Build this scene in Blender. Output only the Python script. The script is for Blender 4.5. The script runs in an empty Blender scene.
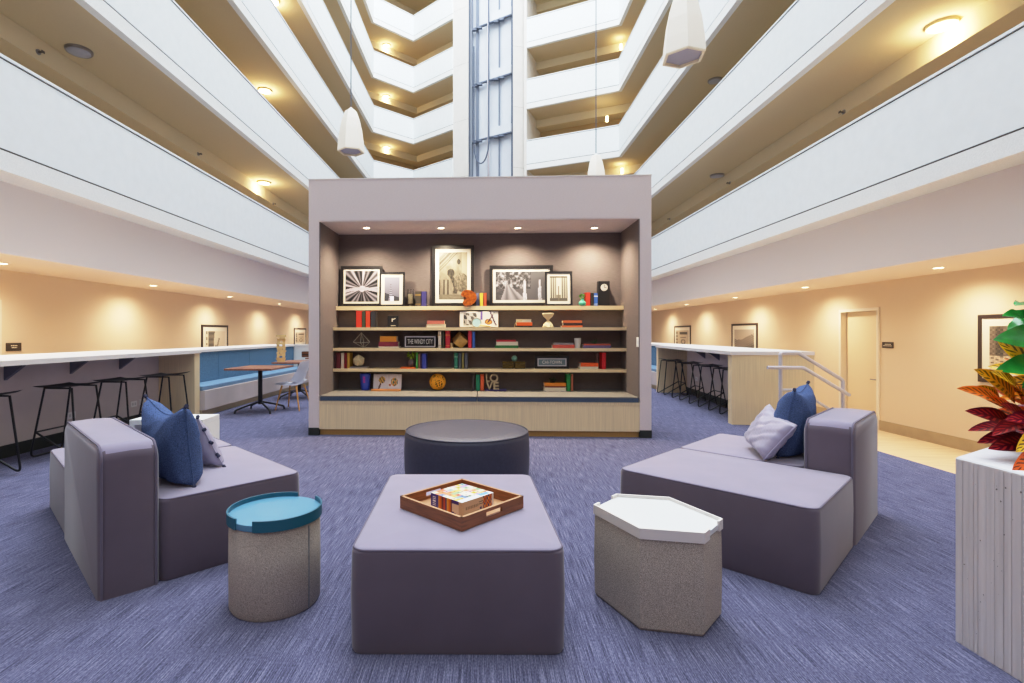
import bpy, bmesh, math, random
from mathutils import Vector, Matrix
random.seed(7)
PI = math.pi
SC = bpy.context.scene
COL = SC.collection
# ------------------------------------------------------------------ camera frame (used to survey positions from the photo)
YAW = math.radians(2.45)
CA, SA = math.cos(YAW), math.sin(YAW)
F, CX, CY, EYE = 513.0, 463.0, 334.0, 1.28
def Wp(X, Z):                      # camera ground frame -> building frame
    return (X*CA - Z*SA, X*SA + Z*CA)
def U(px, py, h):                  # pixel on a horizontal plane of height h
    k = (EYE - h)/(py - CY)
    return Wp((px-CX)*k, F*k)
def PY(px, py, Y):                 # pixel on the vertical plane y = Y
    u, v = (px-CX)/F, (CY-py)/F
    t = Y/(u*SA + CA)
    return ((u*CA - SA)*t, EYE + v*t)
def PX(px, py, X):                 # pixel on the vertical plane x = X
    u, v = (px-CX)/F, (CY-py)/F
    t = X/(u*CA - SA)
    return ((u*SA + CA)*t, EYE + v*t)

# ------------------------------------------------------------------ materials
def lin(c):
    return tuple(((v/255.0)/12.92 if v/255.0 <= 0.04045 else ((v/255.0+0.055)/1.055)**2.4) for v in c)
MATS = {}
def mat(name, rgb, rough=0.6, var=0.0, scale=40, stretch=(1,1,1), bump=0.0, metal=0.0, rgb2=None,
        spec=0.5, emit=0.0, ecol=None, trans=0.0, alpha=1.0, sheen=0.0, detail=3.0, contrast=(0.3,0.7)):
    if name in MATS: return MATS[name]
    m = bpy.data.materials.new(name); m.use_nodes = True
    nt = m.node_tree; b = nt.nodes['Principled BSDF']
    c = lin(rgb)
    b.inputs['Base Color'].default_value = (*c, 1)
    b.inputs['Roughness'].default_value = rough
    b.inputs['Metallic'].default_value = metal
    b.inputs['Specular IOR Level'].default_value = spec
    b.inputs['Transmission Weight'].default_value = trans
    b.inputs['Alpha'].default_value = alpha
    b.inputs['Sheen Weight'].default_value = sheen
    if emit:
        b.inputs['Emission Color'].default_value = (*(lin(ecol) if ecol else c), 1)
        b.inputs['Emission Strength'].default_value = emit
    if var or bump or rgb2:
        tc = nt.nodes.new('ShaderNodeTexCoord'); mp = nt.nodes.new('ShaderNodeMapping')
        mp.inputs['Scale'].default_value = stretch
        nz = nt.nodes.new('ShaderNodeTexNoise'); nz.inputs['Scale'].default_value = scale
        nz.inputs['Detail'].default_value = detail
        nt.links.new(tc.outputs['Object'], mp.inputs['Vector']); nt.links.new(mp.outputs[0], nz.inputs['Vector'])
        if var or rgb2:
            rp = nt.nodes.new('ShaderNodeValToRGB')
            lo = tuple(max(0, v*(1-var)) for v in c); hi = lin(rgb2) if rgb2 else tuple(min(1, v*(1+var)) for v in c)
            if rgb2: lo = c
            rp.color_ramp.elements[0].position = contrast[0]; rp.color_ramp.elements[1].position = contrast[1]
            rp.color_ramp.elements[0].color = (*lo, 1); rp.color_ramp.elements[1].color = (*hi, 1)
            nt.links.new(nz.outputs['Fac'], rp.inputs[0]); nt.links.new(rp.outputs[0], b.inputs['Base Color'])
        if bump:
            bp = nt.nodes.new('ShaderNodeBump'); bp.inputs['Strength'].default_value = bump
            bp.inputs['Distance'].default_value = 0.01
            nt.links.new(nz.outputs['Fac'], bp.inputs['Height']); nt.links.new(bp.outputs[0], b.inputs['Normal'])
    MATS[name] = m
    return m
def print_mat():
    if 'print' in MATS: return MATS['print']
    m = bpy.data.materials.new('print'); m.use_nodes = True
    b = m.node_tree.nodes['Principled BSDF']; b.inputs['Roughness'].default_value = 0.45
    a = m.node_tree.nodes.new('ShaderNodeAttribute'); a.attribute_name = 'Col'
    m.node_tree.links.new(a.outputs['Color'], b.inputs['Base Color'])
    MATS['print'] = m
    return m
def carpet_mat():
    m = bpy.data.materials.new('carpet'); m.use_nodes = True
    nt = m.node_tree; b = nt.nodes['Principled BSDF']; b.inputs['Roughness'].default_value = 0.95
    b.inputs['Specular IOR Level'].default_value = 0.1
    tc = nt.nodes.new('ShaderNodeTexCoord')
    def noise(sc, st, det=2):
        mp = nt.nodes.new('ShaderNodeMapping'); mp.inputs['Scale'].default_value = st
        n = nt.nodes.new('ShaderNodeTexNoise'); n.inputs['Scale'].default_value = sc; n.inputs['Detail'].default_value = det
        nt.links.new(tc.outputs['Object'], mp.inputs[0]); nt.links.new(mp.outputs[0], n.inputs['Vector']); return n
    n1 = noise(1, (230, 5, 1), 3); n2 = noise(1, (300, 70, 1), 1); n3 = noise(0.8, (1, 1, 1), 2)
    add = nt.nodes.new('ShaderNodeMath'); add.operation = 'MULTIPLY_ADD'
    nt.links.new(n1.outputs['Fac'], add.inputs[0]); add.inputs[1].default_value = 0.62
    mul = nt.nodes.new('ShaderNodeMath'); mul.operation = 'MULTIPLY'; mul.inputs[1].default_value = 0.38
    nt.links.new(n2.outputs['Fac'], mul.inputs[0]); nt.links.new(mul.outputs[0], add.inputs[2])
    rp = nt.nodes.new('ShaderNodeValToRGB'); e = rp.color_ramp.elements
    e[0].position = 0.34; e[0].color = (*lin(CARPET[0]), 1); e[1].position = 0.66; e[1].color = (*lin(CARPET[2]), 1)
    k = e.new(0.5); k.color = (*lin(CARPET[1]), 1)
    nt.links.new(add.outputs[0], rp.inputs[0])
    mx = nt.nodes.new('ShaderNodeMix'); mx.data_type = 'RGBA'; mx.blend_type = 'MULTIPLY'; mx.inputs[0].default_value = 0.35
    r2 = nt.nodes.new('ShaderNodeValToRGB'); r2.color_ramp.elements[0].position = .35; r2.color_ramp.elements[0].color = (.75, .75, .78, 1); r2.color_ramp.elements[1].position = .65
    nt.links.new(n3.outputs['Fac'], r2.inputs[0])
    nt.links.new(rp.outputs[0], mx.inputs[6]); nt.links.new(r2.outputs[0], mx.inputs[7]); nt.links.new(mx.outputs[2], b.inputs['Base Color'])
    bp = nt.nodes.new('ShaderNodeBump'); bp.inputs['Strength'].default_value = 0.5; bp.inputs['Distance'].default_value = 0.006
    nt.links.new(add.outputs[0], bp.inputs['Height']); nt.links.new(bp.outputs[0], b.inputs['Normal'])
    return m

# ------------------------------------------------------------------ mesh builder
def rr(w, d, r, n=6):              # rounded rectangle loop, centred
    pts = []
    r = min(r, w/2-1e-4, d/2-1e-4)
    for (cx, cy, a0) in ((w/2-r, d/2-r, 0), (-w/2+r, d/2-r, PI/2), (-w/2+r, -d/2+r, PI), (w/2-r, -d/2+r, 1.5*PI)):
        for i in range(n+1):
            a = a0 + (PI/2)*i/n
            pts.append((cx + r*math.cos(a), cy + r*math.sin(a)))
    return pts
def fillet(pts, r, n=5, closed=False):
    P = [Vector(p) for p in pts]; out = []
    N = len(P)
    for i in range(N):
        if not closed and i in (0, N-1): out.append(P[i]); continue
        a, b, c = P[i-1], P[i], P[(i+1) % N]
        u, v = (a-b), (c-b); lu, lv = u.length, v.length
        u.normalize(); v.normalize()
        k = min(r, lu*0.48, lv*0.48)
        p0, p1 = b+u*k, b+v*k
        for j in range(n+1):
            t = j/n
            out.append(p0*(1-t)**2 + b*2*t*(1-t) + p1*t*t)
    return out
class MB:
    def __init__(s): s.bm = bmesh.new(); s.col = None
    def face(s, vs, mi=0):
        try:
            f = s.bm.faces.new(vs); f.material_index = mi; return f
        except ValueError: return None
    def poly(s, pts, mi=0): return s.face([s.bm.verts.new(p) for p in pts], mi)
    def loft(s, rings, mi=0, cap0=True, cap1=True, closed=True):
        R = [[s.bm.verts.new(p) for p in r] for r in rings]
        n = len(R[0])
        for a, b in zip(R, R[1:]):
            for i in range(n if closed else n-1):
                j = (i+1) % n
                s.face([a[i], a[j], b[j], b[i]], mi)
        if cap0: s.face(R[0][::-1], mi)
        if cap1: s.face(R[-1], mi)
        return s
    def box(s, x0, x1, y0, y1, z0, z1, mi=0, bev=0.0):
        if bev:
            b2 = bmesh.new(); M = Matrix.Translation(((x0+x1)/2, (y0+y1)/2, (z0+z1)/2)) @ Matrix.Diagonal((x1-x0, y1-y0, z1-z0, 1))
            bmesh.ops.create_cube(b2, size=1, matrix=M)
            bmesh.ops.bevel(b2, geom=b2.edges[:], offset=bev, segments=3, profile=0.6, affect='EDGES')
            s.merge(b2, mi); return s
        v = [s.bm.verts.new(p) for p in ((x0,y0,z0),(x1,y0,z0),(x1,y1,z0),(x0,y1,z0),(x0,y0,z1),(x1,y0,z1),(x1,y1,z1),(x0,y1,z1))]
        for q in ((3,2,1,0),(4,5,6,7),(0,1,5,4),(1,2,6,5),(2,3,7,6),(3,0,4,7)): s.face([v[i] for i in q], mi)
        return s
    def merge(s, b2, mi=None, M=None):
        vm = {}
        for v in b2.verts: vm[v] = s.bm.verts.new(M @ v.co if M else v.co)
        for f in b2.faces:
            g = s.face([vm[v] for v in f.verts], f.material_index if mi is None else mi)
        b2.free()
    def prism(s, poly, z0, z1, mi=0, hole=None):
        return s.loft([[(x, y, z0) for x, y in poly], [(x, y, z1) for x, y in poly]], mi)
    def ring_prism(s, outer, inner, z0, z1, mi=0):   # same count loops
        s.loft([[(x,y,z0) for x,y in outer],[(x,y,z1) for x,y in outer],[(x,y,z1) for x,y in inner],[(x,y,z0) for x,y in inner],[(x,y,z0) for x,y in outer]], mi, False, False)
        return s
    def lathe(s, prof, n=24, c=(0,0,0), mi=0, cap0=True, cap1=True, arc=None):
        rings = []
        for r, z in prof: rings.append([(c[0]+r*math.cos(2*PI*i/n), c[1]+r*math.sin(2*PI*i/n), c[2]+z) for i in range(n)])
        return s.loft(rings, mi, cap0, cap1)
    def tube(s, pts, r, n=8, mi=0, closed=False, r1=None):
        P = [Vector(p) for p in pts]; N = len(P); rings = []
        up = None
        for i in range(N):
            if closed: t = P[(i+1) % N]-P[i-1]
            else: t = P[min(i+1, N-1)]-P[max(i-1, 0)]
            if t.length < 1e-9: t = Vector((0,0,1))
            t.normalize()
            if up is None:
                up = Vector((0,0,1)) if abs(t.z) < 0.9 else Vector((1,0,0))
            a = t.cross(up)
            if a.length < 1e-4: a = t.cross(Vector((0.3,0.9,0.2)))
            a.normalize(); b = a.cross(t); up = b
            rad = r if r1 is None else r+(r1-r)*i/(N-1)
            rings.append([P[i]+a*rad*math.cos(2*PI*k/n)+b*rad*math.sin(2*PI*k/n) for k in range(n)])
        if closed: rings.append(rings[0]); s.loft(rings, mi, False, False)
        else: s.loft(rings, mi)
        return s
    def ball(s, c, r, mi=0, n=14, sq=(1,1,1)):
        b2 = bmesh.new(); bmesh.ops.create_uvsphere(b2, u_segments=n, v_segments=max(6, n*2//3), radius=r, matrix=Matrix.Translation(c) @ Matrix.Diagonal((*sq, 1)))
        s.merge(b2, mi); return s
    def grid(s, nx, ny, posfn, colfn=None, mi=0):
        lay = None
        if colfn is not None:
            lay = s.bm.loops.layers.float_color.get('Col') or s.bm.loops.layers.float_color.new('Col')
        V = [[s.bm.verts.new(posfn(i/nx, j/ny)) for i in range(nx+1)] for j in range(ny+1)]
        for j in range(ny):
            for i in range(nx):
                f = s.face([V[j][i], V[j][i+1], V[j+1][i+1], V[j+1][i]], mi)
                if lay is not None and f:
                    c = colfn((i+.5)/nx, (j+.5)/ny)
                    if not isinstance(c, (tuple, list)): c = (c, c, c)
                    c = lin([max(0, min(255, v)) for v in c])
                    for l in f.loops: l[lay] = (*c, 1)
        return s
    def obj(s, name, m, parent=None, loc=(0,0,0), rot=(0,0,0), smooth=None, fix=True, weld=False):
        if weld: bmesh.ops.remove_doubles(s.bm, verts=s.bm.verts, dist=1e-5)
        if fix: bmesh.ops.recalc_face_normals(s.bm, faces=s.bm.faces)
        me = bpy.data.meshes.new(name); s.bm.to_mesh(me); s.bm.free()
        for x in (m if isinstance(m, (list, tuple)) else [m]): me.materials.append(x)
        if smooth:
            me.shade_smooth(); me.set_sharp_from_angle(angle=math.radians(smooth))
        o = bpy.data.objects.new(name, me); COL.objects.link(o)
        o.location = loc; o.rotation_euler = rot
        if parent: o.parent = parent
        return o
def empty(name, loc=(0,0,0), rz=0.0, rot=None):
    o = bpy.data.objects.new(name, None); COL.objects.link(o); o.empty_display_size = 0.1
    o.location = loc; o.rotation_euler = rot or (0,0,rz); return o
def tag(o, label, cat, group=None, kind=None):
    o['label'] = label; o['category'] = cat
    if group: o['group'] = group
    if kind: o['kind'] = kind
    return o
def thing(name, label, cat, loc=(0,0,0), rz=0.0, group=None, rot=None):
    return tag(empty(name, loc, rz, rot), label, cat, group)
def struct(o): o['kind'] = 'structure'; return o
def copy_tree(o, loc=None, label=None, parent=None):
    c = o.copy(); COL.objects.link(c)
    if parent: c.parent = parent
    for ch in list(o.children): copy_tree(ch, parent=c)
    if loc is not None: c.location = loc
    if label: c['label'] = label
    return c
def text_mesh(txt, size, extrude=0.001, bold=False):
    cu = bpy.data.curves.new('txt', 'FONT'); cu.body = txt; cu.size = size; cu.extrude = extrude
    cu.align_x = 'CENTER'; cu.align_y = 'CENTER'
    if bold: cu.offset = size*0.022
    ob = bpy.data.objects.new('txt', cu); COL.objects.link(ob)
    bpy.context.view_layer.update()
    me = bpy.data.meshes.new_from_object(ob.evaluated_get(bpy.context.evaluated_depsgraph_get()))
    bpy.data.objects.remove(ob); bpy.data.curves.remove(cu)
    return me
def text_obj(name, txt, size, m, parent, loc, rot, bold=False, width=None):
    me = text_mesh(txt, size, 0.001, bold); me.materials.append(m)
    o = bpy.data.objects.new(name, me); COL.objects.link(o); o.parent = parent; o.location = loc; o.rotation_euler = rot
    if width:
        xs = [v.co.x for v in me.vertices]; k = width/(max(xs)-min(xs))
        for v in me.vertices: v.co.x *= k
    return o
def spot(loc, power, col=(1, .83, .61), size=80, blend=0.6, rad=0.04, rot=(0,0,0)):
    l = bpy.data.lights.new('downlight_beam', 'SPOT'); l.energy = power; l.color = col; l.spot_size = math.radians(size); l.spot_blend = blend; l.shadow_soft_size = rad
    o = bpy.data.objects.new('downlight_beam', l); COL.objects.link(o); o.location = loc; o.rotation_euler = rot; return o
def point(loc, power, col=(1, .78, .46), rad=0.08):
    l = bpy.data.lights.new('lamp_glow', 'POINT'); l.energy = power; l.color = col; l.shadow_soft_size = rad
    o = bpy.data.objects.new('lamp_glow', l); COL.objects.link(o); o.location = loc; return o
def area(loc, power, sx, sy, col, rot=(0,0,0)):
    l = bpy.data.lights.new('skylight_area', 'AREA'); l.energy = power; l.color = col; l.shape = 'RECTANGLE'; l.size = sx; l.size_y = sy
    o = bpy.data.objects.new('skylight_area', l); COL.objects.link(o); o.location = loc; o.rotation_euler = rot; return o

CARPET = ((58, 59, 80), (98, 98, 125), (142, 142, 165))
M_carpet = carpet_mat()
M_parapet = mat('white painted parapet', (232, 238, 240), 0.75, var=0.02, scale=6, bump=0.05, spec=0.2)
M_fascia = mat('white stucco fascia', (232, 234, 232), 0.85, var=0.04, scale=60, bump=0.35, spec=0.2)
M_groove = mat('dark reveal line', (96, 88, 84), 0.8)
M_soffit = mat('tan textured soffit', (206, 190, 158), 0.9, var=0.03, scale=90, bump=0.2, spec=0.1)
M_beam = mat('cream beam', (214, 200, 170), 0.85, spec=0.2)
M_upperwall = mat('tan corridor wall', (186, 158, 116), 0.85, spec=0.2)
M_dropceil = mat('warm white drop ceiling', (238, 226, 214), 0.8, spec=0.2)
M_soffitface = mat('warm grey soffit face', (240, 233, 230), 0.85, spec=0.2)
M_wall = mat('beige woven wallcovering', (226, 207, 182), 0.85, var=0.05, scale=1, stretch=(60, 60, 260), bump=0.1, spec=0.15)
M_tile = mat('pale wood tile', (226, 200, 164), 0.45, var=0.1, scale=2, stretch=(1, 8, 1))
M_base = mat('olive stone baseboard', (178, 160, 128), 0.5, var=0.08, scale=4)
M_taupe = mat('taupe vinyl wallcovering', (222, 210, 208), 0.8, var=0.04, scale=1, stretch=(40, 40, 240), bump=0.1, spec=0.2)
M_niche = mat('brown grasscloth', (114, 105, 104), 0.85, var=0.12, scale=1, stretch=(14, 14, 240), bump=0.15, spec=0.15)
M_shelf = mat('pale shelf edge', (222, 200, 160), 0.55, var=0.05, scale=2, stretch=(1, 20, 20))
M_reed = mat('pale reed laminate', (230, 208, 168), 0.55, var=0.1, scale=1, stretch=(160, 160, 2.0), detail=2)
M_kick = mat('amber toe kick', (196, 150, 84), 0.55, var=0.12, scale=1, stretch=(120, 120, 2))
M_blackbase = mat('dark green black rubber base', (34, 40, 38), 0.6)
M_bench = mat('blue grey tweed cushion', (124, 117, 108), 0.9, var=0.18, scale=220, bump=0.3)  # warm light on the cushion top put into its colour
M_benchedge = mat('blue cushion boxing', (72, 86, 106), 0.9, var=0.25, scale=200, bump=0.3)
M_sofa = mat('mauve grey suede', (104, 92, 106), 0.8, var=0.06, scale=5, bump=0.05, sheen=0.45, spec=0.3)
M_sofalit = mat('mauve grey suede brushed nap', (146, 138, 160), 0.8, var=0.05, scale=5, bump=0.05, sheen=0.6, spec=0.3)  # paler copy of the suede: overhead light put into the colour
M_pipe = mat('mauve grey piping', (110, 102, 120), 0.8, sheen=0.2, spec=0.25)
M_leather = mat('dark slate leather', (62, 62, 80), 0.48, var=0.1, scale=40, bump=0.1, spec=0.5)
M_felt = mat('grey brown heather felt', (138, 127, 119), 0.95, rgb2=(228, 215, 202), scale=480, bump=0.3, spec=0.1, detail=2, contrast=(0.38, 0.66))
M_teal = mat('teal blue tray lacquer', (96, 152, 182), 0.35)
M_tealdk = mat('deep teal rim lacquer', (34, 102, 124), 0.35)
M_white = mat('white lacquer', (232, 236, 236), 0.35)
M_whitewarm = mat('warm white laminate', (236, 230, 224), 0.5)
M_black = mat('black metal', (22, 22, 26), 0.4, spec=0.5)
M_blackwood = mat('black wood', (26, 24, 26), 0.45)
M_walnut = mat('walnut wood', (112, 66, 40), 0.45, var=0.35, scale=3, stretch=(2, 14, 30))
M_traywood = mat('walnut tray wood', (138, 82, 48), 0.45, var=0.3, scale=3, stretch=(3, 3, 40))
M_trayfloor = mat('oak tray floor', (196, 148, 106), 0.5, var=0.12, scale=3, stretch=(4, 30, 1))
M_tabletop = mat('red brown wood table top', (150, 100, 78), 0.3, var=0.2, scale=2, stretch=(14, 2, 1))
M_oakleg = mat('golden oak dowel', (212, 152, 78), 0.5, var=0.12, scale=6, stretch=(1, 1, 0.2))
M_bluefab = mat('blue boucle upholstery', (86, 122, 150), 0.9, var=0.35, scale=70, bump=0.3)
M_blueseat = mat('light blue vinyl seat', (112, 144, 172), 0.55, var=0.05, scale=20)
M_barpanel = mat('mauve grey bar panel', (206, 194, 190), 0.8, var=0.05, scale=3)
M_bracket = mat('grey steel bracket', (112, 112, 124), 0.5)
M_navy = mat('navy blue woven pillow', (84, 104, 146), 0.95, var=0.5, scale=160, bump=0.4, stretch=(1, 1, 2), spec=0.1)
M_lav = mat('silver lavender satin pillow', (166, 160, 182), 0.42, var=0.06, scale=12, bump=0.25, sheen=0.3)
M_tassel = mat('dark knotted tassel', (52, 54, 78), 0.9)
M_concrete = mat('board formed concrete', (214, 207, 206), 0.85, var=0.08, scale=1, stretch=(30, 30, 1.2), bump=0.4, spec=0.2)
M_pit = mat('dark air hole', (128, 118, 116), 0.95)
M_soil = mat('potting soil', (52, 40, 32), 0.95, var=0.4, scale=80, bump=0.5)
M_frame = mat('black picture frame', (28, 25, 26), 0.4)
M_brownframe = mat('dark bronze picture frame', (62, 48, 42), 0.4)
M_mat = mat('cream mat board', (236, 226, 208), 0.8)
M_steel = mat('painted steel railing', (204, 200, 206), 0.4, metal=0.2)
M_door = mat('cream door', (228, 208, 176), 0.55)
M_doorframe = mat('white door frame', (232, 222, 206), 0.5)
M_plate = mat('white switch plate', (236, 234, 230), 0.5)
M_sign = mat('bronze sign plate', (66, 52, 42), 0.45)
M_pier = mat('off white precast pier', (218, 214, 208), 0.8, var=0.03, scale=3)
M_shaft = mat('pale blue grey shaft panel', (208, 215, 225), 0.6, var=0.03, scale=2)
M_shaftdk = mat('blue grey shaft steel', (96, 106, 124), 0.5)
M_shade = mat('white pendant acrylic', (240, 236, 226), 0.5, emit=0.12, ecol=(255, 240, 214))
M_diff = mat('grey pendant diffuser', (160, 160, 176), 0.5)
M_lampoff = mat('unlit lamp lens', (168, 172, 190), 0.4)
M_lampon = mat('lit lamp lens', (255, 236, 190), 0.4, emit=9, ecol=(255, 224, 150))
M_downon = mat('lit downlight lens', (255, 230, 190), 0.4, emit=14, ecol=(255, 226, 180))
M_nickel = mat('brushed nickel trim', (150, 146, 150), 0.35, metal=0.7)
M_cream = mat('book pages', (232, 220, 194), 0.8)
DL_P, FL_P, NICHE_P, SKY_P, ROOF_P, EXPO = 125, 36, 112, 1.1, 6300, 0.14
TONE = [(0, 0), (.15, .15), (.4, .42), (.7, .655), (1.0, .765), (1.6, .86), (3, .95)]
# ================================================================== THE ROOM
WX, PXF, SX_, BX, PL = 7.8, 5.66, 6.17, 7.15, -0.62
HB1, FTF, NL = 3.205, 2.79, 7
CEIL = 2.32
Y0, Y1 = -2.0, 26.5
# carpeted platform, corridor floors
b = MB(); b.box(-5.75, 4.3, Y0, Y1, -0.62, 0); b.box(4.3, 4.9, 7.4, Y1, -0.62, 0)
struct(b.obj('floor', M_carpet))
b = MB(); b.box(-WX, -5.75, Y0, Y1, PL-0.1, PL); b.box(4.3, WX+.2, Y0, Y1, PL-0.1, PL)
struct(b.obj('floor', M_tile))
# stairs going down beside the right bar (two intermediate treads)
b = MB()
for i in range(3): b.box(4.3+0.29*i, 4.3+0.29*(i+1), 6.35, 7.3, PL, -0.155*(i+1))
struct(b.obj('floor_stairs', M_tile))
for sx, side in ((-1, 'left'), (1, 'right')):
    b = MB()
    xs = sorted((sx*WX, sx*(WX+0.15)))
    if sx < 0: b.box(xs[0], xs[1], Y0, Y1, PL, CEIL+0.05)
    else:
        # opening for the recessed door
        DY0, DY1, DTOP = 10.54, 11.56, 1.75
        b.box(xs[0], xs[1], Y0, DY0-.05, PL, CEIL+.05); b.box(xs[0], xs[1], DY1+.05, Y1, PL, CEIL+.05); b.box(xs[0], xs[1], DY0-.05, DY1+.05, DTOP+.05, CEIL+.05)
    struct(b.obj('wall_'+side, M_wall))
    b = MB()
    x0, x1 = sorted((sx*(WX-0.015), sx*WX))
    if sx < 0: b.box(x0, x1, Y0, Y1, PL, PL+0.2)
    else: b.box(x0, x1, Y0, DY0-0.06, PL, PL+.2); b.box(x0, x1, DY1+0.06, Y1, PL, PL+.2)
    struct(b.obj('baseboard_'+side, M_base))
    b = MB(); x0, x1 = sorted((sx*SX_, sx*WX)); x0, x1 = sorted((sx*(SX_+.03), sx*WX)); b.box(x0, x1, Y0, Y1, CEIL, CEIL+0.06)
    struct(b.obj('ceiling', M_dropceil))
    b = MB(); x0, x1 = sorted((sx*SX_, sx*(SX_+0.06))); b.box(x0, x1, Y0, Y1, CEIL-0.005, HB1+.06)
    struct(b.obj('trim_soffit_'+side, M_soffitface))
b = MB(); b.box(-WX, WX, Y1, Y1+0.15, PL, HB1); struct(b.obj('wall_back', M_wall))
b = MB(); b.box(-WX, WX, Y0-1.15, Y0-1, PL, 4.8); struct(b.obj('wall_front', mat('brown lobby wall', (122, 90, 74), .8)))  # unseen wall added behind the camera, dark to cut frontal fill light
b = MB(); b.box(WX+.15, WX+.2, 9.8, 12.1, PL-.1, 2.2); struct(b.obj('wall_door_backing', M_wall))  # unseen panel added to stop sky light leaking past the door

# balconies: face lines of the atrium
LEFT = [(-PXF, Y0), (-PXF, 25.9), (-3.87, 27.6), (-1.64, 25.75)]
RIGHT = [(1.9, 23.55), (PXF, 21.95), (PXF, Y0)]
def offs(path, d):
    P = [Vector(p) for p in path]; out = []
    for i, p in enumerate(P):
        ns = []
        if i > 0: t = (p-P[i-1]).normalized(); ns.append(Vector((-t.y, t.x)))
        if i < len(P)-1: t = (P[i+1]-p).normalized(); ns.append(Vector((-t.y, t.x)))
        n = sum(ns, Vector((0, 0))).normalized(); k = d/max(0.2, n.dot(ns[0]))
        out.append(p+n*k)
    return out
def strip(b, path, o0, o1, z0, z1, mi=0):
    A, B = offs(path, o0), offs(path, o1)
    rings = [[(a.x, a.y, z0), (c.x, c.y, z0), (c.x, c.y, z1), (a.x, a.y, z1)] for a, c in zip(A, B)]
    b.loft(rings, mi)
for path, side in ((LEFT, 'left'), (RIGHT, 'right')):
    for n in range(NL):
        hb = HB1 + FTF*n
        b = MB()
        strip(b, path, 0, 0.14, hb, hb+0.235, 1)
        strip(b, path, 0.014, 0.14, hb+0.235, hb+0.258, 2)
        strip(b, path, 0, 0.14, hb+0.258, hb+1.30, 0)
        strip(b, path, 0.012, 0.13, hb+1.30, hb+1.32, 2)
        strip(b, path, -0.012, 0.16, hb+1.32, hb+1.355, 0)
        struct(b.obj('wall_balcony_'+side, [M_parapet, M_fascia, M_groove]))
        b = MB(); strip(b, path, 0.14, 2.14 if n else 0.55, hb+0.03, hb+0.2)
        struct(b.obj('ceiling', M_soffit if n else M_fascia))
        if n:
            b = MB(); strip(b, path, 1.49, 1.72, hb-0.33, hb+0.03); strip(b, path, 1.72, 2.14, hb-0.33, hb-0.28)
            struct(b.obj('trim_beam_'+side, M_beam))
    b = MB(); strip(b, path, 2.14, 2.29, HB1-0.1, HB1+FTF*NL)
    struct(b.obj('wall_corridor_'+side, M_upperwall))
# end walls closing the right balconies against the pier
b = MB(); e0, e1 = offs(RIGHT, 0.0)[0], offs(RIGHT, 2.2)[0]
d = (Vector(RIGHT[0])-Vector(RIGHT[1])).normalized()*0.12
b.loft([[(e0.x, e0.y, HB1), (e1.x, e1.y, HB1), (e1.x+d.x, e1.y+d.y, HB1), (e0.x+d.x, e0.y+d.y, HB1)], [(e0.x, e0.y, 23), (e1.x, e1.y, 23), (e1.x+d.x, e1.y+d.y, 23), (e0.x+d.x, e0.y+d.y, 23)]])
struct(b.obj('wall_shaft_side', M_pier))

# ------------------------------------------------------------------ elevator shaft at the far corner
sh = thing('elevator_shaft', 'tall open elevator shaft with pale blue panels between two white piers, behind the bookcase', 'elevator shaft', Wp(1.0, 25.0)+(0,))
ox, oy = sh.location.x, sh.location.y
def q(X, Z):
    x, y = Wp(X, Z); return (x-ox, y-oy)
def cam_at(px, Z): return q((px-CX)/F*Z, Z)
HS, HT = 3.0, 23.0
def pier(pts, joints):
    b = MB(); z = HS
    for k in range(9):
        z1 = HT if k == 8 else joints + FTF*k
        if z1 > z: b.prism(pts, z, z1-0.012, 0)
        inner = [(p[0]*0.98+0.02*sum(t[0] for t in pts)/4, p[1]*0.98+0.02*sum(t[1] for t in pts)/4) for p in pts]
        b.prism(inner, z1-0.012, z1, 1)
        z = z1
        if z >= HT: break
    return b.obj('pier', [M_pier, M_groove], sh)
jl = EYE + (CY-67.2)/F*25.8 - 3*FTF
pier([cam_at(453, 25.85), cam_at(468.4, 25.3), cam_at(469.5, 26.4), cam_at(455, 27.2)], jl)
pier([cam_at(513, 23.55), cam_at(526.0, 23.75), cam_at(528, 25.6), cam_at(514.5, 25.2)], EYE + (CY-46)/F*23.6 - 3*FTF)
A, B_ = cam_at(469, 25.9), cam_at(514, 24.5)
b = MB(); b.poly([(A[0], A[1], HS), (B_[0], B_[1], HS), (B_[0], B_[1], HT), (A[0], A[1], HT)]); b.obj('back_panel', M_shaft, sh)
def along(t, back=0.0):   # point on the panel plane
    n = Vector((A[1]-B_[1], B_[0]-A[0])).normalized()
    if n.y > 0: n = -n
    return (A[0]+(B_[0]-A[0])*t + n.x*back, A[1]+(B_[1]-A[1])*t + n.y*back)
for t, w, m in ((0.02, .06, M_shaftdk), (0.10, .03, M_shaftdk), (0.215, .07, M_shaftdk), (0.70, .03, M_shaftdk), (0.975, .04, M_shaftdk)):
    x, y = along(t, .08); b = MB(); b.box(x-w, x+w, y-.04, y+.04, HS, HT); b.obj('guide_rail', m, sh)
x, y = along(0.5, .25); b = MB(); b.box(x-.045, x+.045, y-.04, y+.04, 8.9, HT); b.obj('guide_rail', M_nickel, sh)
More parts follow.
